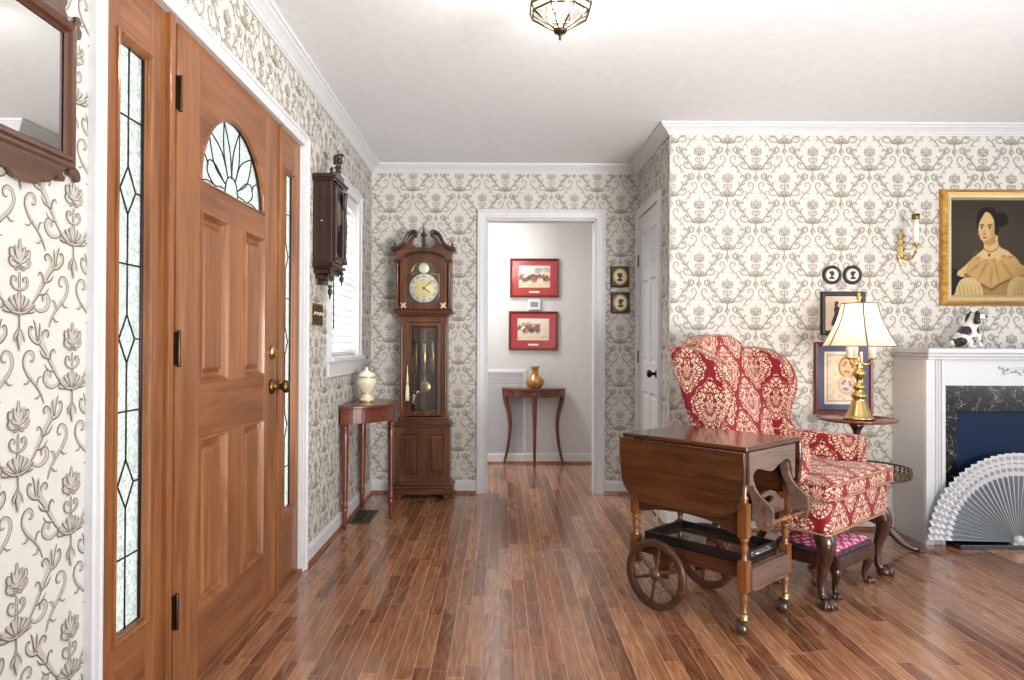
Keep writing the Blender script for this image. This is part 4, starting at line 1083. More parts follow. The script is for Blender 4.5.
for sy in (-1, 1):
    mb = MB(); c = (-.13, sy * .196, .147)
    mb.lathe([(.116, -.011), (.128, -.013), (.142, -.011), (.146, -.007), (.146, .007), (.142, .011), (.128, .013), (.116, .011), (.113, 0), (.116, -.011)], c, 44, 0, 'y'); w_ = mb.build('wheel', M_rim, cart)
    for k in range(6):
        a = k * PI / 3 + .35
        mb = MB(); rr = np.linspace(.016, .113, 12); mb.tube([(c[0] + r * math.cos(a), c[1], c[2] + r * math.sin(a)) for r in rr], [.007, .009, .006, .008, .0095, .0085, .0065, .006, .009, .006, .0065, .007], 8); mb.build('spoke', M_rim, w_)
    mb = MB(); mb.lathe([(.001, -.024), (.012, -.022), (.018, -.014), (.024, -.010), (.024, .010), (.018, .014), (.012, .022), (.001, .024)], c, 18, 0, 'y'); mb.build('hub', M_rim, w_)
tray = thing('serving_tray', 'black handled serving tray with a glazed floor on the tea cart lower shelf', 'tray', (.886, 2.920, .2645), R_(-47.8))
tx, ty = .222, .134
mb = MB()
for a, b, c, d in ((-tx, tx, -ty - .006, -ty + .004), (-tx, tx, ty - .004, ty + .006), (-tx - .006, -tx + .004, -ty - .006, ty + .006), (tx - .004, tx + .006, -ty - .006, ty + .006)): mb.box(a, b, c, d, 0, .036)
mb.build('rim', M_black, tray, bevel=.002)
def traypat():
    M = Mat('tray_floor_print', .08, .5, 0, .8); n = M.noise(M.coord(), 16, 5, 1.2); M.set('Base Color', M.ramp(n, [(.38, (52, 40, 34)), (.52, (92, 74, 60)), (.66, (150, 132, 112))])); return M.m
mb = MB(); mb.box(-tx, tx, -ty, ty, .002, .010); mb.build('tray_floor', traypat(), tray)
for sx in (-1, 1):
    mb = MB(); P = spline([(sx * (tx + .006), -.06, .024), (sx * (tx + .022), -.055, .026), (sx * (tx + .024), 0, .027), (sx * (tx + .022), .055, .026), (sx * (tx + .006), .06, .024)], 5); mb.tube(P, .005, 8); mb.box(min(sx * (tx + .005), sx * (tx + .009)), max(sx * (tx + .005), sx * (tx + .009)), -.08, .08, .014, .032); mb.build('handle', M_steel, tray)

# ------------------------------------------------------------------ wing chair
M_dam = damask('crimson_damask', (138, 14, 36), (240, 214, 186), (214, 174, 144))
def cordmat():
    M = Mat('braided_cord', .7, .3); x, y, z = M.xyz(); f = ((x + y * 1.3 + z) * 380).sin().step(-.3, .3); M.set('Base Color', M.mix(f, (92, 48, 40), (196, 156, 126))); return M.m
M_cord = cordmat()
CH = (1.447, 3.315, 0); CR = R_(42)
ch = thing('wing_chair', 'crimson and cream damask wing chair with carved cabriole legs', 'armchair', CH, CR)
def inset_loops(poly, loops, mb, mat=0):
    c = np.mean(np.array(poly), 0); n = len(poly); vs = []; fs = []
    for s_, z in loops:
        vs += [(c[0] + (x - c[0]) * s_, c[1] + (y - c[1]) * s_, z) for x, y in poly]
    for i in range(len(loops) - 1):
        for k in range(n): fs.append((i * n + k, i * n + (k + 1) % n, (i + 1) * n + (k + 1) % n, (i + 1) * n + k))
    fs.append(tuple(range(n))[::-1]); fs.append(tuple((len(loops) - 1) * n + k for k in range(n)))
    mb.add(vs, fs, mat, True)
def rnd(poly, r, n=5):
    """round the corners of a polygon"""
    out = []; N = len(poly)
    for i in range(N):
        p = np.array(poly[i]); a = np.array(poly[i - 1]) - p; b = np.array(poly[(i + 1) % N]) - p
        ra = min(r, .45 * np.linalg.norm(a)); rb_ = min(r, .45 * np.linalg.norm(b))
        A = p + a / np.linalg.norm(a) * ra; B = p + b / np.linalg.norm(b) * rb_
        for t_ in np.linspace(0, 1, n): out.append(tuple((1 - t_) ** 2 * A + 2 * t_ * (1 - t_) * p + t_ * t_ * B))
    return out
seat = rnd([(-.355, -.275), (.333, -.275), (.325, .10), (.30, .32), (-.30, .32), (-.335, .10)], .03)
mb = MB(); inset_loops(seat, [(.95, .302), (.985, .306), (1, .318), (1, .43), (.985, .444), (.9, .448)], mb); sr = mb.build('seat_rail', M_dam, ch)
mb = MB(); mb.tube([(x, y, .312) for x, y in rnd([(-.357, -.277), (.335, -.277), (.327, .10), (.302, .322), (-.302, .322), (-.337, .10)], .03)], .006, 6, closed=True); mb.build('piping', M_cord, sr)
cush = rnd([(-.368, -.300), (.340, -.300), (.337, -.13), (.265, -.11), (.265, .235), (-.265, .235), (-.275, -.11), (-.37, -.13)], .035)
mb = MB(); inset_loops(cush, [(.95, .447), (.985, .452), (1.0, .466), (1.0, .508), (.985, .524), (.95, .532), (.80, .540), (.5, .546), (.2, .548)], mb); cu = mb.build('seat_cushion', M_dam, ch)
mb = MB()
for z in (.460, .520): mb.tube([(x * 1.002, y * 1.002, z) for x, y in cush], .0046, 6, closed=True)
mb.build('piping', M_cord, cu)
for sx, nm in ((-1, 'arm'), (1, 'arm')):
    prof = rnd([(.268, .31), (.350, .31), (.356, .50), (.368, .60), (.366, .660), (.274, .660), (.268, .56)], .028, 4)
    mb = MB(); mb.prism([(sx * x, z) for x, z in prof], -.165, .30, 'xz', 0, True, shear=lambda q: (q[0], q[1], q[2] + max(0, q[1] + .12) * .02 * (q[2] > .5))); a_ = mb.build('arm', M_dam, ch, bevel=.012, seg=3)
    mb = MB(); mb.tube([(sx * x * 1.001, -.160, z) for x, z in prof], .0055, 6, closed=True); mb.build('piping', M_cord, a_)
half = [(.36, .33), (.362, .60), (.366, 1.075), (.352, 1.096), (.31, 1.088), (.25, 1.092), (.20, 1.118), (.13, 1.146), (0, 1.158)]
top = spline(half[2:], 4)
outl = [half[0], half[1]] + top; poly = [(a, b) for a, b in outl] + [(-a, b) for a, b in outl[::-1][1:]]
lean = lambda q: (q[0], q[1] + (q[2] - .45) * .33, q[2])
mb = MB(); mb.prism(poly, .205, .295, 'xz', 0, True, shear=lean); bk = mb.build('backrest', M_dam, ch, bevel=.022, seg=4)
mb = MB(); P = [lean((a, .209, b)) for a, b in poly if b > .6]; mb.tube(P, .006, 6); mb.tube([lean((a, .291, b)) for a, b in poly if b > .6], .004, 6); mb.build('piping', M_cord, bk)
wing = spline([(.47, 1.092), (.42, 1.094), (.33, 1.075), (.24, 1.02), (.198, .94), (.196, .86), (.222, .77), (.228, .70), (.18, .645), (.15, .60)], 5) + [(.13, .42), (.30, .42), (.33, .62)]
for sx in (-1, 1):
    mb = MB(); mb.prism(wing, sx * .285, sx * .372, 'yz', 0, True); w_ = mb.build('wing', M_dam, ch, bevel=.022, seg=4)
    mb = MB()
    for xx in (.289, .368): mb.tube([(sx * xx, y - .003, z + .001) for y, z in wing[:46]], .0036, 6)
    mb.build('piping', M_cord, w_)
def cabriole(mb, x, y, h, out, s=1.0, mat=0):
    o = Vector(out).normalized(); P = []; Rr = []
    for zz, off, r in ((1.0, -.004, .040), (.93, .012, .043), (.84, .022, .041), (.72, .020, .034), (.58, .008, .027), (.42, -.004, .0215), (.28, -.007, .0185), (.16, -.002, .017), (.09, .010, .019), (.05, .020, .024), (.02, .026, .026)):
        P.append((x + o.x * off * s, y + o.y * off * s, h * zz)); Rr.append(r * s)
    P2 = spline(P, 4); R2 = np.interp(np.linspace(0, 1, len(P2)), np.linspace(0, 1, len(Rr)), Rr)
    mb.tube(P2, R2, 12, mat)
    fx, fy = x + o.x * .026 * s, y + o.y * .026 * s
    mb.lathe([(.020 * s, 0), (.032 * s, .003 * s), (.037 * s, .014 * s), (.033 * s, .028 * s), (.018 * s, .04 * s)], (fx, fy, 0), 16, mat)
    p = o.orthogonal() if False else Vector((-o.y, o.x, 0))
    for k in (-1, 0, 1):   # toes
        d = (o * (1 if k == 0 else .75) + p * k * .7)
        mb.tube([(fx + d.x * .006 * s, fy + d.y * .006 * s, .040 * s), (fx + d.x * .030 * s, fy + d.y * .030 * s, .026 * s), (fx + d.x * .040 * s, fy + d.y * .040 * s, .004 * s)], [.010 * s, .011 * s, .007 * s], 8, mat)
for sx in (-1, 1):
    mb = MB(); cabriole(mb, sx * .315, -.235, .315, (sx * .6, -1, 0)); mb.build('leg', M_legz, ch)
    mb = MB(); mb.tube([(sx * .27, .27, .32), (sx * .27, .29, .2), (sx * .275, .33, .1), (sx * .28, .385, .0)], [.030, .026, .022, .020], 8); mb.build('leg', M_legz, ch)

# ------------------------------------------------------------------ footstool
def stoolmat():
    M = Mat('pink_needlepoint', .8, .25); x, y, z = M.xyz()
    f = ((x * 150).sin() * (y * 130 + (x * 75).sin() * 1.5).sin()); g = M.noise(M.coord(), 90, 2)
    edge = (x.abs() - .172).max(y.abs() - .136).step(0, .006)
    M.set('Base Color', M.mix(edge, M.mix((f + g * .6 - .3).step(.05, .35), (196, 62, 112), (238, 206, 214)), M.mix(g.step(.45, .6), (58, 40, 50), (98, 72, 88)))); M.bump(g, .001, .5); return M.m
st = thing('footstool', 'small pink needlepoint footstool tucked under the crimson wing chair', 'footstool', (1.515, 3.225, 0), R_(40))
rail = rnd([(-.19, -.155), (.19, -.155), (.19, .155), (-.19, .155)], .02)
mb = MB(); inset_loops(rail, [(.96, .128), (1, .130), (1, .178), (.97, .184)], mb); mb.s = [False] * len(mb.s); mb.build('frame', M_legz, st)
mb = MB(); inset_loops(rnd([(-.182, -.147), (.182, -.147), (.182, .147), (-.182, .147)], .025), [(.98, .182), (1, .192), (.99, .202), (.93, .212), (.75, .222), (.4, .228), (.15, .229)], mb); mb.build('seat_pad', stoolmat(), st)
for x in (-.155, .155):
    for y in (-.12, .12):
        mb = MB(); cabriole(mb, x, y, .135, (math.copysign(1, x), math.copysign(1, y), 0), .62); mb.build('leg', M_legz, st)

# ------------------------------------------------------------------ two-tier table
TT = (1.965, 3.80)
t = thing('two_tier_table', 'dark two-tier pedestal table with a pierced lower gallery beside the wing chair', 'table', (TT[0], TT[1], 0), 0)
Mr = wood('tier_mahogany', (66, 26, 18), (106, 48, 32), (146, 78, 54), 'x', .2, .6)
mb = MB(); mb.lathe([(.001, .678), (.03, .676), (.06, .682), (.18, .690), (.202, .696), (.207, .704), (.201, .708), (.192, .701), (.001, .699)], (0, 0, 0), 48); mb.build('upper_tray', Mr, t)
mb = MB(); mb.lathe([(.001, .388), (.05, .384), (.24, .394), (.265, .398), (.270, .406), (.261, .410), (.001, .408)], (0, 0, 0), 48); lt = mb.build('lower_tray', M_legz, t)
mb = MB(); n = 44
for k in range(n):
    a = 2 * PI * k / n; r = .262
    mb.lathe([(.006, .409), (.003, .414), (.008, .424), (.003, .434), (.005, .438)], (r * math.cos(a), r * math.sin(a), 0), 6)
mb.tube([(.262 * math.cos(a), .262 * math.sin(a), .439) for a in np.linspace(0, 2 * PI, 60)[:-1]], .005, 6, closed=True); mb.build('gallery', plain('aged_brass_gallery', (96, 78, 50), .35, .7), lt)
mb = MB(); mb.lathe([(.03, .13), (.042, .15), (.040, .18), (.024, .20), (.028, .24), (.020, .33), (.030, .36), (.045, .386), (.020, .408), (.028, .43), (.022, .47), (.014, .56), (.024, .60), (.018, .63), (.034, .66), (.045, .677)], (0, 0, 0), 20); mb.build('pedestal', M_legz, t)
for k in range(3):
    a = R_(-18) + k * 2 * PI / 3; c, s = math.cos(a), math.sin(a)
    P = spline([(.02, .17), (.08, .165), (.15, .115), (.22, .045), (.275, .018), (.305, .016)], 5)
    mb = MB(); mb.tube([(r * c, r * s, z) for r, z in P], list(np.interp(np.linspace(0, 1, len(P)), [0, .4, .8, 1], [.026, .024, .016, .014])), 10); mb.lathe([(.012, 0), (.024, .002), (.026, .012), (.016, .022)], (.305 * c, .305 * s, 0), 14); mb.build('leg', M_legz, t)

# ------------------------------------------------------------------ lamp
LX, LY = TT[0] + .012, TT[1]
lamp = thing('table_lamp', 'brass candle lamp with a lit cream bell shade on the two-tier table', 'lamp', (LX, LY, .7005), 0)
z0 = .7005
mb = MB(); prof = [(.001, 0), (.078, 0), (.080, .008), (.070, .016), (.066, .024), (.048, .066), (.036, .100), (.030, .112), (.040, .122), (.042, .132), (.030, .146), (.020, .158), (.032, .172), (.034, .180), (.022, .192), (.012, .208), (.018, .222), (.034, .246), (.036, .254), (.020, .276), (.012, .288), (.018, .298), (.010, .312), (.008, .34)]
mb.lathe(prof, (0, 0, 0), 28); base_ = mb.build('base', M_brass, lamp)
mb = MB(); mb.tube([(0, 0, .33), (0, 0, .66)], .004, 8); mb.lathe([(.012, .636), (.014, .642), (.007, .650), (.014, .662), (.016, .674), (.008, .684), (.011, .69), (.0006, .704)], (0, 0, 0), 14); mb.build('stem', M_brass, lamp)
M_sleeve = plain('white_candle_sleeve', (236, 230, 216), .5)
for k in range(3):
    a = R_(200) + k * 2 * PI / 3; c, s = math.cos(a), math.sin(a)
    mb = MB(); P = spline([(.004, .312), (.03, .300), (.055, .306), (.066, .330)], 5); mb.tube([(r * c, r * s, z) for r, z in P], .006, 8); mb.lathe([(.006, .328), (.022, .334), (.024, .340), (.010, .344)], (.066 * c, .066 * s, 0), 14); mb.build('arm', M_brass, lamp)
    mb = MB(); mb.lathe([(.0185, .342), (.0185, .455), (.012, .455), (.0006, .454)], (.066 * c, .066 * s, 0), 16); mb.build('candle_sleeve', M_sleeve, lamp)
sp_ = spline([(.188, .402), (.160, .452), (.130, .510), (.106, .570), (.090, .636)], 5)
def shademat():
    M = Mat('cream_silk_shade', .7, .2); nt = M.nt
    tl = M.node('ShaderNodeBsdfTranslucent'); tl.inputs[0].default_value = L4((250, 234, 212)); M.set('Base Color', L4((238, 226, 206)))
    mx = M.node('ShaderNodeMixShader'); mx.inputs[0].default_value = .5
    nt.links.new(M.b.outputs[0], mx.inputs[1]); nt.links.new(tl.outputs[0], mx.inputs[2]); nt.links.new(mx.outputs[0], nt.nodes['Material Output'].inputs[0]); return M.m
mb = MB(); seg = 48; vs = []; fs = []
def scal(a): return 1 - .035 * (1 - abs(math.cos(a * 3)))
for r, z in sp_:
    for k in range(seg):
        a = 2 * PI * k / seg; q_ = r * (math.cos(PI / 6) / math.cos(((a) % (PI / 3)) - PI / 6) * .45 + .55) * 1.02; vs.append((q_ * math.cos(a + .26), q_ * math.sin(a + .26), z))
for i in range(len(sp_) - 1):
    for k in range(seg): fs.append((i * seg + k, i * seg + (k + 1) % seg, (i + 1) * seg + (k + 1) % seg, (i + 1) * seg + k))
mb.add(vs, fs, 0, True); shade = mb.build('lamp_shade', shademat(), lamp)
M_trimg = plain('taupe_shade_trim', (122, 108, 92), .7)
mb = MB(); N = len(sp_)
for k in range(6):
    idx = k * 8; mb.tube([vs[i * seg + idx] for i in range(N)], .0045, 6)
for i in (0, N - 1): mb.tube([vs[i * seg + k] for k in range(seg)], .0035, 6, closed=True)
mb.build('trim_binding', M_trimg, shade)
mb = MB()
for k in range(3):
    a = k * 2 * PI / 3; mb.tube([(0, 0, .634), (.09 * math.cos(a), .09 * math.sin(a), .634)], .002, 5)
mb.build('spider', M_brass, lamp)
l = bpy.data.lights.new('lamp_bulb_light', 'POINT'); l.energy = LAMP_W; l.color = (1, .78, .54); l.shadow_soft_size = .03
o = bpy.data.objects.new('lamp_bulb_light', l); COL.objects.link(o); o.location = (LX, LY, z0 + .52)

# ------------------------------------------------------------------ pictures on the fireplace wall
for x, lab, fl in ((2.0, 'round black framed silhouette nearer the hall corner, above the lamp', 1), (2.123, 'round black framed silhouette nearer the gilt wall sconce, above the lamp', -1)):
    t = thing('round_silhouette', lab, 'framed silhouette', (x, YF, 1.532), 0, 'round silhouettes above the lamp')
    mb = MB(); mb.lathe([(.038, -.010), (.041, -.016), (.049, -.019), (.056, -.014), (.057, 0)], (0, 0, 0), 36, 0, 'y'); mb.build('frame', M_black, t)
    mb = MB(); mb.lathe([(.001, -.011), (.042, -.011), (.043, -.002)], (0, 0, 0), 30, 0, 'y'); mb.build('paper', M_cream if False else plain('pale_paper', (226, 218, 208), .6) if 'pale_paper' not in bpy.data.materials else bpy.data.materials['pale_paper'], t)
    mb = MB(); profile_head(mb, 0, .001, .024, -.0113, fl); mb.build('silhouette', M_black, t)
t = thing('framed_silhouette', 'black framed silhouette of a girl in a long skirt behind the lamp shade', 'framed silhouette', (2.067, YF, 1.300))
w, h = .268, .262
mb = MB(); mb.rings(-w / 2, w / 2, -h / 2, h / 2, [(0, 0), (0, -.014), (.005, -.02), (.022, -.018), (.028, -.009)], cap=False); mb.build('frame', M_black, t)
mb = MB(); mb.box(-w / 2 + .02, w / 2 - .02, -.009, -.002, -h / 2 + .02, h / 2 - .02); mb.build('paper', plain('tan_paper', (206, 188, 164), .6), t)
mb = MB(); ox, oz = -.042, -.005
girl = spline([(-.006, .075), (.008, .078), (.014, .066), (.008, .056), (.010, .048), (.018, .040), (.040, .030), (.052, .034), (.050, .026), (.030, .018), (.016, .022), (.014, .004), (.026, -.03), (.034, -.064), (.022, -.070), (.022, -.082), (.030, -.088), (.014, -.086), (.010, -.072), (-.006, -.070), (-.004, -.088), (-.014, -.088), (-.014, -.070), (-.030, -.064), (-.022, -.03), (-.010, .004), (-.014, .03), (-.008, .046), (-.010, .058)], 3, True)
mb.prism([(ox + a, oz + b) for a, b in girl], -.0098, -.0088); mb.prism([(ox + .05, oz + .03), (ox + .075, oz + .034), (ox + .072, oz + .018), (ox + .055, oz + .016)], -.0098, -.0088); mb.build('silhouette', M_black, t)
t = thing('framed_chart', 'large brown framed print with blue mat and circular emblems behind the brass lamp', 'framed print', (2.069, YF, .911))
w, h = .355, .432
mb = MB(); mb.rings(-w / 2, w / 2, -h / 2, h / 2, [(0, 0), (0, -.016), (.006, -.024), (.018, -.022), (.026, -.010)], cap=False); mb.build('frame', M_redfr, t)
mb = MB(); mb.box(-w / 2 + .02, w / 2 - .02, -.010, -.002, -h / 2 + .02, h / 2 - .02); mb.build('mat_board', plain('slate_blue_mat', (92, 95, 120), .7), t)
mb = MB(); mb.box(-w / 2 + .062, w / 2 - .062, -.0112, -.0095, -h / 2 + .058, h / 2 - .058); mb.build('inner_mat', plain('cream_inner_mat', (238, 232, 218), .7), t)
def chart(u, v):
    img = np.ones((len(u), 3)) * np.array([226, 208, 180]); rg = np.random.RandomState(9)
    for k in range(60): img = P_over(img, P_ell(u, v, rg.rand(), rg.rand(), .03 + .03 * rg.rand(), .01 + .02 * rg.rand(), .6) * .6, [(196, 166, 128), (236, 222, 200), (176, 190, 176), (206, 150, 124)][k % 4])
    for cu, cv, r, c1, c2 in ((.62, .72, .28, (172, 122, 62), (214, 180, 128)), (.58, .36, .25, (200, 170, 140), (202, 196, 196))):
        img = P_over(img, P_ell(u, v, cu, cv, r, r * .80, .08), c1); img = P_over(img, P_ell(u, v, cu, cv, r * .8, r * .62, .1), c2)
        for k in range(9):
            a = k * .7; img = P_over(img, P_ell(u, v, cu + r * .45 * math.cos(a), cv + r * .36 * math.sin(a), .05, .03, .4) * .8, [(158, 96, 56), (188, 92, 88), (226, 204, 160)][k % 3])
    e = np.minimum(np.minimum(u, 1 - u), np.minimum(v, 1 - v)); return P_over(img, ((e > .03) & (e < .05)).astype(float), (170, 120, 76))
raster('print', w - .142, h - .134, 56, 76, chart, M_print, t, -.0118)
# sconce
t = thing('candle_sconce', 'gilt wall sconce with one white candle next to the portrait', 'sconce', (2.415, YF, 1.698))
mb = MB(); mb.lathe([(.0006, -.112), (.008, -.10), (.005, -.09), (.018, -.07), (.022, -.05), (.014, -.03), (.018, -.01), (.010, .01), (.015, .035), (.009, .05), (.014, .072), (.006, .09), (.009, .10), (.0006, .112)], (0, -.006, 0), 12, 0, 'z', 1, .35)
for z in (-.06, -.02, .02, .06):
    for sx in (-1, 1): mb.tube(spline([(0, -.008, z - .012), (sx * .016, -.012, z), (sx * .027, -.008, z + .014), (sx * .018, -.008, z + .018)], 4), [.004] * 4 + [.005] * 4 + [.004] * 4 + [.002], 6)
mb.build('backplate', M_brass, t)
mb = MB(); mb.tube(spline([(0, -.008, -.055), (.004, -.05, -.078), (.010, -.10, -.075), (.012, -.135, -.04), (.012, -.138, -.012)], 6), .0055, 8); mb.tube(spline([(.006, -.07, -.078), (.008, -.085, -.05), (.009, -.065, -.04)], 5), .004, 6); mb.lathe([(.005, -.012), (.022, -.002), (.024, .004), (.013, .008), (.015, .018), (.012, .024)], (.012, -.138, 0), 16); mb.build('arm', M_brass, t)
mb = MB(); mb.lathe([(.0155, .012), (.0155, .146), (.001, .146)], (.012, -.138, 0), 16); mb.build('candle', plain('white_candle', (240, 236, 226), .45), t)
mb = MB(); mb.lathe([(.018, .126), (.022, .131), (.020, .142), (.023, .158), (.019, .158), (.015, .142)], (.012, -.138, .02), 14); mb.build('candle_cap', M_antb, t)

# portrait
t = thing('portrait_painting', 'gold framed oil portrait of a dark-haired lady in an off-shoulder dress over the mantel', 'painting', (3.0, YF, 1.699))
w, h = .70, .70
M_gfr = wood('gilded_frame', (124, 82, 30), (188, 138, 62), (222, 178, 104), 'x', .3, .1); M_gfr.node_tree.nodes['Principled BSDF'].inputs['Metallic'].default_value = .55
mb = MB(); mb.rings(-w / 2, w / 2, -h / 2, h / 2, [(0, 0), (0, -.018), (.006, -.03), (.022, -.040), (.03, -.038)], cap=False); mb.build('frame', M_gfr, t)
M_slip = plain('silvered_gold_slip', (206, 190, 150), .35, .5)
mb = MB(); mb.rings(-w / 2 + .03, w / 2 - .03, -h / 2 + .03, h / 2 - .03, [(0, -.02), (0, -.038), (.008, -.034), (.018, -.03), (.022, -.034), (.028, -.026), (.034, -.016)], cap=False); mb.build('frame_slip', M_slip, t)
def portrait(u, v):
    n = len(u); img = np.ones((n, 3)) * np.array([58, 50, 39])
    img = P_over(img, P_ell(u, v, .35, .55, .5, .4, 1.6) * .6, (84, 74, 58)); img = P_over(img, np.clip((v - .7) * 2.5, 0, 1) * .6, (58, 52, 44)); img = P_over(img, np.clip((u - .75) * 2.5, 0, 1) * .5, (56, 48, 40))
    img = P_over(img, P_poly(u, v, [(-.05, .26), (.08, .27), (.16, .22), (.22, .16), (.2, -.05), (-.05, -.05)]), (36, 34, 28))
    skin = (226, 188, 130)
    # hair knot, neck, shoulders
    img = P_over(img, P_ell(u, v, .52, .79, .075, .075, .25), (32, 24, 20))
    img = P_over(img, P_poly(u, v, [(.345, .62), (.345, .50), (.28, .43), (.17, .33), (.10, .20), (.8, .20), (.70, .36), (.60, .46), (.50, .52), (.475, .64)]), skin)
    # dress
    dress = (176, 136, 78)
    img = P_over(img, P_poly(u, v, [(.24, .40), (.36, .345), (.48, .36), (.62, .42), (.70, .37), (.80, .20), (.86, .0), (.80, -.05), (.06, -.05), (.05, .03), (.12, .13), (.17, .28)]), dress)
    img = P_over(img, P_poly(u, v, [(.24, .40), (.40, .335), (.62, .42), (.70, .36), (.76, .22), (.58, .17), (.42, .08), (.28, .15), (.155, .235)]), (206, 166, 102))
    for pts in ([(.155, .235), (.28, .155), (.42, .08), (.42, .055), (.27, .125), (.15, .20)], [(.42, .08), (.58, .17), (.76, .22), (.76, .19), (.58, .145), (.43, .05)]): img = P_over(img, P_poly(u, v, pts) * .8, (128, 92, 48))
    img = P_over(img, P_poly(u, v, [(.05, .04), (.10, .16), (.2, .19), (.30, .14), (.34, .0), (.3, -.05), (.05, -.05)]), (226, 196, 138))
    img = P_over(img, P_poly(u, v, [(.62, .16), (.76, .2), (.88, .05), (.86, -.05), (.6, -.05)]), (222, 190, 130))
    for k in range(6): img = P_over(img, P_ell(u, v, .10 + .04 * k, .03 + .01 * (k % 2), .008, .09, .7, .2) * .5, (170, 130, 80)); img = P_over(img, P_ell(u, v, .66 + .035 * k, .03, .007, .08, .7, -.15) * .5, (170, 130, 80))
    for cu, cv in ((.29, .39), (.36, .365), (.44, .37), (.55, .41), (.62, .405)): img = P_over(img, P_ell(u, v, cu, cv, .03, .018, .5) * .5, (150, 112, 60))
    # light from the upper corner: the far side of the figure turns dark in the painting
    sh = np.clip((u - .50) * 2.2, 0, 1) * np.clip((.42 - v) * 5, 0, 1); img = P_over(img, sh * .45, (84, 58, 30))
    for cu, cv, ru, rv, an in ((.34, .27, .015, .11, -.5), (.48, .26, .012, .12, .2), (.58, .28, .014, .10, .6), (.25, .29, .012, .08, -.9), (.42, .2, .012, .09, -.1)): img = P_over(img, P_ell(u, v, cu, cv, ru, rv, 1.2, an) * .35, (122, 88, 44))
    img = P_over(img, P_ell(u, v, .36, .42, .10, .04, 1.2) * .3, (240, 210, 160))
    # head
    img = P_over(img, P_poly(u, v, [(.27, .80), (.30, .885), (.38, .92), (.46, .89), (.50, .80), (.495, .68), (.47, .62), (.43, .70), (.30, .72), (.275, .66)]), (34, 26, 22))
    img = P_over(img, P_poly(u, v, [(.285, .75), (.30, .82), (.345, .865), (.40, .86), (.445, .79), (.455, .68), (.43, .60), (.375, .555), (.325, .575), (.295, .64)]), skin)
    img = P_over(img, P_ell(u, v, .435, .66, .03, .09, .9) * .45, (178, 130, 80)); img = P_over(img, P_poly(u, v, [(.345, .56), (.43, .60), (.47, .63), (.475, .56), (.40, .52)]) * .5, (160, 114, 66))
    img = P_over(img, P_poly(u, v, [(.27, .72), (.285, .80), (.32, .86), (.36, .875), (.33, .82), (.30, .76), (.285, .68)]), (34, 26, 22)); img = P_over(img, P_poly(u, v, [(.36, .88), (.42, .85), (.455, .77), (.47, .64), (.50, .68), (.50, .82), (.44, .9)]), (34, 26, 22))
    for cu in (.325, .405):
        img = P_over(img, P_ell(u, v, cu, .735, .026, .007, .5, .05), (70, 48, 32)); img = P_over(img, P_ell(u, v, cu, .705, .022, .012, .4), (236, 216, 180)); img = P_over(img, P_ell(u, v, cu, .705, .010, .012, .4), (40, 28, 22)); img = P_over(img, P_ell(u, v, cu, .716, .024, .005, .5), (60, 40, 28))
    img = P_over(img, P_ell(u, v, .350, .66, .008, .035, .8) * .5, (176, 126, 76)); img = P_over(img, P_ell(u, v, .352, .638, .018, .008, .6) * .6, (150, 96, 60))
    img = P_over(img, P_ell(u, v, .355, .605, .026, .009, .5), (176, 84, 64)); img = P_over(img, P_ell(u, v, .31, .65, .03, .03, 1.2) * .3, (226, 150, 110))
    img = P_over(img, P_ell(u, v, .475, .60, .008, .03, .5), (232, 206, 140))
    # necklace
    for k in range(14):
        t_ = k / 13; img = P_over(img, P_ell(u, v, .345 + .15 * t_, .49 - .07 * math.sin(t_ * PI * .55) + .09 * t_ * t_, .008, .007, .5) * .7, (120, 84, 40))
    img = P_over(img, P_ell(u, v, .40, .425, .012, .018, .5), (110, 70, 34))
    g_ = np.random.RandomState(2).rand(len(u)) - .5; return img * (.84 + .10 * g_[:, None]) * (1 - .25 * np.clip(np.hypot(u - .45, v - .5) - .35, 0, 1))[:, None]
raster('canvas', w - .118, h - .118, 170, 170, portrait, colmat('oil_canvas', .6, .15), t, -.0165)

# ------------------------------------------------------------------ fireplace
FX0, FX1, FY = 2.37, 3.97, 3.845
fp = thing('fireplace', 'white painted fireplace mantel with black veined marble surround', 'fireplace', ((FX0 + FX1) / 2, FY, 0))
hw_ = (FX1 - FX0) / 2; D_ = YF - FY
mb = MB(); mb.box(-hw_ - .012, hw_ + .012, -.05, D_ - .001, 1.066, 1.092); mb.build('mantel_shelf', M_white, fp, bevel=.004)
mb = MB(); mb.box(-hw_ + .0, hw_, -.028, D_ - .001, 1.046, 1.066); mb.box(-hw_ + .008, hw_ - .008, -.014, D_ - .001, 1.030, 1.046); mb.build('bed_moulding', M_white, fp, bevel=.004)
mb = MB(); mb.box(-hw_ + .112, hw_ - .112, .012, D_ - .001, .885, 1.03); mb.build('frieze', M_white, fp)
for sx in (-1, 1):
    a, b = sorted((sx * hw_, sx * (hw_ - .112)))
    mb = MB(); mb.box(a, b, .006, D_ - .001, 0, 1.03)
    e = sx * (hw_ - .002); mb.box(min(e, e - sx * .048), max(e, e - sx * .048), -.006, .01, 0, 1.03)
    for k, (o1, o2, yy) in enumerate(((.060, .070, -.002), (.074, .082, .0), (.090, .112, -.004))):
        p, q_ = sorted((sx * (hw_ - o1), sx * (hw_ - o2))); mb.box(p, q_, yy, .01, .0, 1.03)
    mb.build('pilaster', M_white, fp, bevel=.003)
Mmar = Mat('black_veined_marble', .2, .4, 0, .15)
nz = Mmar.noise(Mmar.coord(), 5, 6, 2.2, .6); v_ = (nz - .5).abs().step(.008, .0); nz2 = Mmar.noise(Mmar.coord(), 13, 4, 1.5); v2_ = (nz2 - .5).abs().step(.012, .0) * .25
Mmar.set('Base Color', Mmar.mix(v_.max(v2_) * nz2.step(.35, .6), (13, 13, 17), (186, 176, 156)))
mb = MB(); ox = hw_ - .112
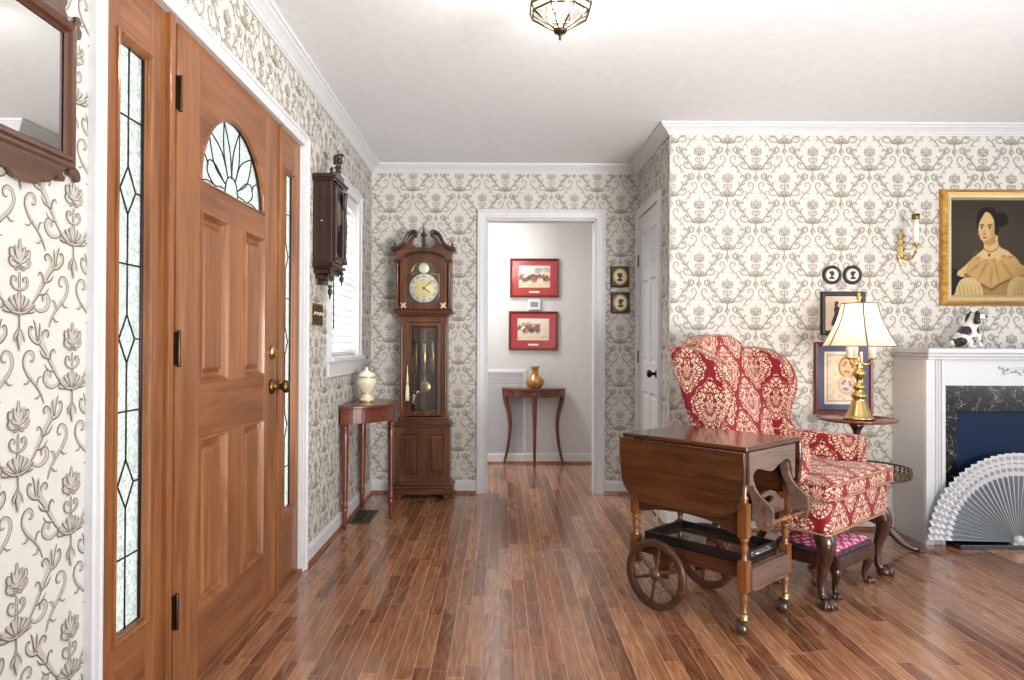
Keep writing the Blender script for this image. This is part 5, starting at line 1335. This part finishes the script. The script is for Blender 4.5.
mb.box(-ox, -ox + .075, .016, .06, .02, .885); mb.box(ox - .075, ox, .016, .06, .02, .885); mb.box(-ox + .075, ox - .075, .016, .06, .742, .885); mb.build('marble_surround', Mmar.m, fp)
mb = MB(); mb.box(-ox + .07, ox - .07, .040, .05, .02, .745); mb.build('fire_board', plain('navy_fire_board', (8, 32, 62), .5, spec=.2), fp)
mb = MB(); mb.box(2.51, 3.83, FY - .085, FY + .05, .0, .022); struct(mb.build('hearth', plain('black_slate', (34, 34, 38), .22, coat=.4), None, bevel=.002), 'thin black slate hearth slab', 'hearth')
M_appl = M_white
mb = MB()
for sx in (-1, 1):
    mb.tube(spline([(sx * .02, .008, .965), (sx * .10, .006, .945), (sx * .18, .006, .965), (sx * .24, .006, .985), (sx * .30, .006, .975), (sx * .36, .006, .955)], 6), .007, 6)
    for k in range(7):
        x = sx * (.08 + k * .045); z = .955 + .012 * math.sin(k * 1.3)
        mb.tube(spline([(x, .007, z), (x + sx * .012, .003, z + .018), (x + sx * .028, .003, z + .022), (x + sx * .026, .004, z + .010)], 3), [.004] * 3 + [.006] * 3 + [.004] * 3 + [.002], 5)
mb.ball((0, .01, .965), .03, sy=.4); mb.build('applique', M_appl, fp)

# pleated fan screen
def fanmat():
    M = Mat('plaid_fan_cloth', .8, .2); x, y, z = M.xyz()
    r = (x * x + z * z).sqrt(); th = z.atan2(x)
    s = ((r * 260).sin()).step(-.2, .2); fib = M.noise(M.coord(), 160, 2)
    band = lambda a, b: r.step(a, a + .006) * (1 - r.step(b - .006, b))
    base_ = M.mix(fib, (108, 119, 130), (146, 154, 162))
    c = M.mix(band(.36, .495) * .9, base_, (232, 232, 232))
    c = M.mix(band(.385, .41) * .8, c, (150, 158, 172)); c = M.mix(band(.425, .437) * .8, c, (146, 130, 124)); c = M.mix(band(.448, .474) * .75, c, (164, 172, 188))
    fold = ((th * (38 / PI)).fract() - .5).abs()
    c = M.mix(fold.step(.40, .44), c, (234, 236, 238))
    M.set('Base Color', c); return M.m
t = thing('pleated_fan', 'pleated grey and white plaid fan screen standing before the fireplace', 'fire screen', (2.842, 3.79, .032))
mb = MB(); N = 76; R0, R1 = .03, .488; vs = []; fs = []
rs = np.linspace(R0, R1, 7)
for k in range(N + 1):
    a = R_(1.5) + (PI - R_(3)) * k / N
    for r in rs: vs.append((r * math.cos(a), (.014 if k % 2 else -.014) * (r / R1) ** .8, r * math.sin(a)))
m_ = len(rs)
for k in range(N):
    for i in range(m_ - 1): fs.append((k * m_ + i, (k + 1) * m_ + i, (k + 1) * m_ + i + 1, k * m_ + i + 1))
mb.add(vs, fs, 0, False); mb.build('pleat', fanmat(), t, solid=.002)
mb = MB(); mb.lathe([(.001, -.03), (.018, -.026), (.026, -.012), (.024, .012), (.001, .016)], (0, 0, .012), 16, 0, 'y')
for k in range(5): mb.tube([(0, -.012, .015), (.022 * math.cos(k * PI / 4), -.02, .012 + .028 * math.sin(k * PI / 4))], [.010, .006], 6)
mb.box(-.035, .035, -.02, .02, -.010, .0); mb.build('rosette', plain('pale_rosette', (214, 212, 206), .4), t)

# spaniel figurine
def dogmat():
    M = Mat('glazed_spotted_china', .15, .5, 0, .6); x, y, z = M.xyz()
    
    n = M.noise(M.coord(), 60, 2); f = None
    for cx, cz, r in ((-.045, .022, .020), (-.022, .070, .020), (.030, .074, .014), (.008, .034, .011), (.034, .150, .012), (.040, .030, .007)):
        d = (((x - cx) * (x - cx) + (z - cz) * (z - cz)).sqrt() / r + (n - .5) * .9).step(1.05, .95); f = d if f is None else f.max(d)
    M.set('Base Color', M.mix(f, (226, 222, 214), (28, 24, 26))); return M.m
M_dog = dogmat()
t = thing('dog_figurine', 'black and white china spaniel figurine seated on the mantel', 'figurine', (2.712, 4.0, 1.0925), R_(0)); t.scale = (1.38, 1.38, 1.42)
def skin(name, verts, edges, radii, mat, parent, root=0, sub=2):
    me = bpy.data.meshes.new(name); me.from_pydata(verts, edges, []); o = bpy.data.objects.new(name, me); COL.objects.link(o); me.materials.append(mat); o.parent = parent
    m = o.modifiers.new('skin', 'SKIN')
    if not me.skin_vertices: me.attributes
    for i, r in enumerate(radii): me.skin_vertices[0].data[i].radius = r if hasattr(r, '__len__') else (r, r)
    me.skin_vertices[0].data[root].use_root = True
    m.use_smooth_shade = True; s_ = o.modifiers.new('sub', 'SUBSURF'); s_.levels = sub; s_.render_levels = sub
    return o
V = [(-.030, 0, .030), (-.012, 0, .058), (.012, 0, .088), (.022, 0, .112), (.030, -.002, .136), (.052, -.006, .132), (.066, -.008, .126),
     (.028, -.018, .062), (.036, -.018, .030), (.040, -.019, .008), (.052, -.020, .006), (.028, .018, .062), (.036, .018, .030), (.040, .019, .008), (.052, .020, .006),
     (-.030, -.024, .026), (-.004, -.030, .030), (-.014, -.032, .008), (.012, -.032, .006), (-.030, .024, .026), (-.004, .030, .030), (-.014, .032, .008), (.012, .032, .006),
     (-.056, .004, .014), (-.072, -.008, .018), (-.080, -.02, .030)]
E_ = [(0, 1), (1, 2), (2, 3), (3, 4), (4, 5), (5, 6), (2, 7), (7, 8), (8, 9), (9, 10), (2, 11), (11, 12), (12, 13), (13, 14), (0, 15), (15, 16), (16, 17), (17, 18), (0, 19), (19, 20), (20, 21), (21, 22), (0, 23), (23, 24), (24, 25)]
Rd = [.032, .034, .030, .020, .023, .014, .010, .012, .009, .008, .007, .012, .009, .008, .007, .018, .014, .008, .007, .018, .014, .008, .007, .011, .010, .006]
skin('body', V, E_, Rd, M_dog, t)
for sy in (-1, 1):
    mb = MB(); mb.tube(spline([(.026, sy * .018 - .002, .150), (.020, sy * .027 - .002, .140), (.016, sy * .031 - .002, .118), (.018, sy * .029 - .002, .098)], 4), [.006] * 4 + [.010] * 4 + [.012] * 4 + [.006], 8, flat=.6); mb.build('ear', M_black, t)
mb = MB(); mb.ball((.074, -.008, .129), .0045); mb.build('nose', M_black, t)
for sy in (-1, 1):
    mb = MB(); mb.ball((.049, sy * .012 - .006, .144), .003, seg=8); mb.build('eye', M_black, t)
mb = MB(); mb.lathe([(.018, .10), (.022, .102), (.018, .106)], (.020, 0, .002), 16); mb.build('collar', M_gilt, t)
# ------------------------------------------------------------------ daylight, lamps, added fill lights, camera
w = bpy.data.worlds.new('sky'); sc.world = w; w.use_nodes = True
bg = w.node_tree.nodes['Background']; bg.inputs[0].default_value = (.96, .98, 1, 1); bg.inputs[1].default_value = WORLD
def area(name, loc, target, sx, sy, e, col=(1, 1, 1)):
    l = bpy.data.lights.new(name, 'AREA'); l.shape = 'RECTANGLE'; l.size = sx; l.size_y = sy; l.energy = e; l.color = col
    o = bpy.data.objects.new(name, l); COL.objects.link(o); o.location = loc
    o.rotation_euler = (Vector(target) - Vector(loc)).to_track_quat('-Z', 'Y').to_euler(); return o
area('hall_fill', (-.5, 5.85, 2.40), (-.3, 5.9, 0), .5, .5, HALL_W, (1, .98, .95))  # added fill for the back hall, no actual fitting there
area('assumed_side_window_light', (4.6, 1.6, 1.45), (1.6, 3.2, .7), 1.6, 1.5, SIDE_W, (.86, .92, 1))  # added area light; assumes a side window out of view, none is modelled
area('ceiling_bounce_fill', (2.1, -.4, .9), (.6, 2.6, 2.44), 1.6, 1.2, BOUNCE_W, (1, .98, .95)).data.spread = R_(110)  # added fill behind the camera, brightens the ceiling
area('front_yard_daylight', (-3.3, 3.0, 1.4), (0, 3.0, 1.3), 5.5, 2.6, YARD_W, (.95, .98, 1))
area('window_daylight', (-1.16, 4.25, 1.55), (0, 4.2, 1.6), .72, 1.0, WIN_W, (.95, .98, 1))
l = bpy.data.lights.new('lantern_fill_light', 'POINT'); l.energy = LANT_W; l.color = (1, .96, .9); l.shadow_soft_size = .05  # fill added inside the unlit lantern to brighten the far end
o = bpy.data.objects.new('lantern_fill_light', l); COL.objects.link(o); o.location = (.206, 2.41, 2.29)
cam = bpy.data.cameras.new('camera'); co = bpy.data.objects.new('camera', cam); COL.objects.link(co); sc.camera = co
cam.sensor_width = 36; cam.lens = 690 / 1024 * 36; cam.shift_x = 12 / 1024; cam.clip_start = .05
co.location = (0, 0, CAMH)
co.rotation_euler = (Matrix.Rotation(R_(90 + .42), 3, 'X') @ Matrix.Rotation(R_(.25), 3, 'Z')).to_euler()
vs_ = sc.view_settings; vs_.view_transform = 'Standard'; vs_.look = 'None'; vs_.exposure = EXPOSURE; vs_.gamma = 1; vs_.use_curve_mapping = False
sc.cycles.use_denoising = True; sc.cycles.max_bounces = 10; sc.cycles.transparent_max_bounces = 12
try: sc.cycles.denoiser = 'OPENIMAGEDENOISE'
except Exception: pass
sc.cycles.sample_clamp_indirect = 8
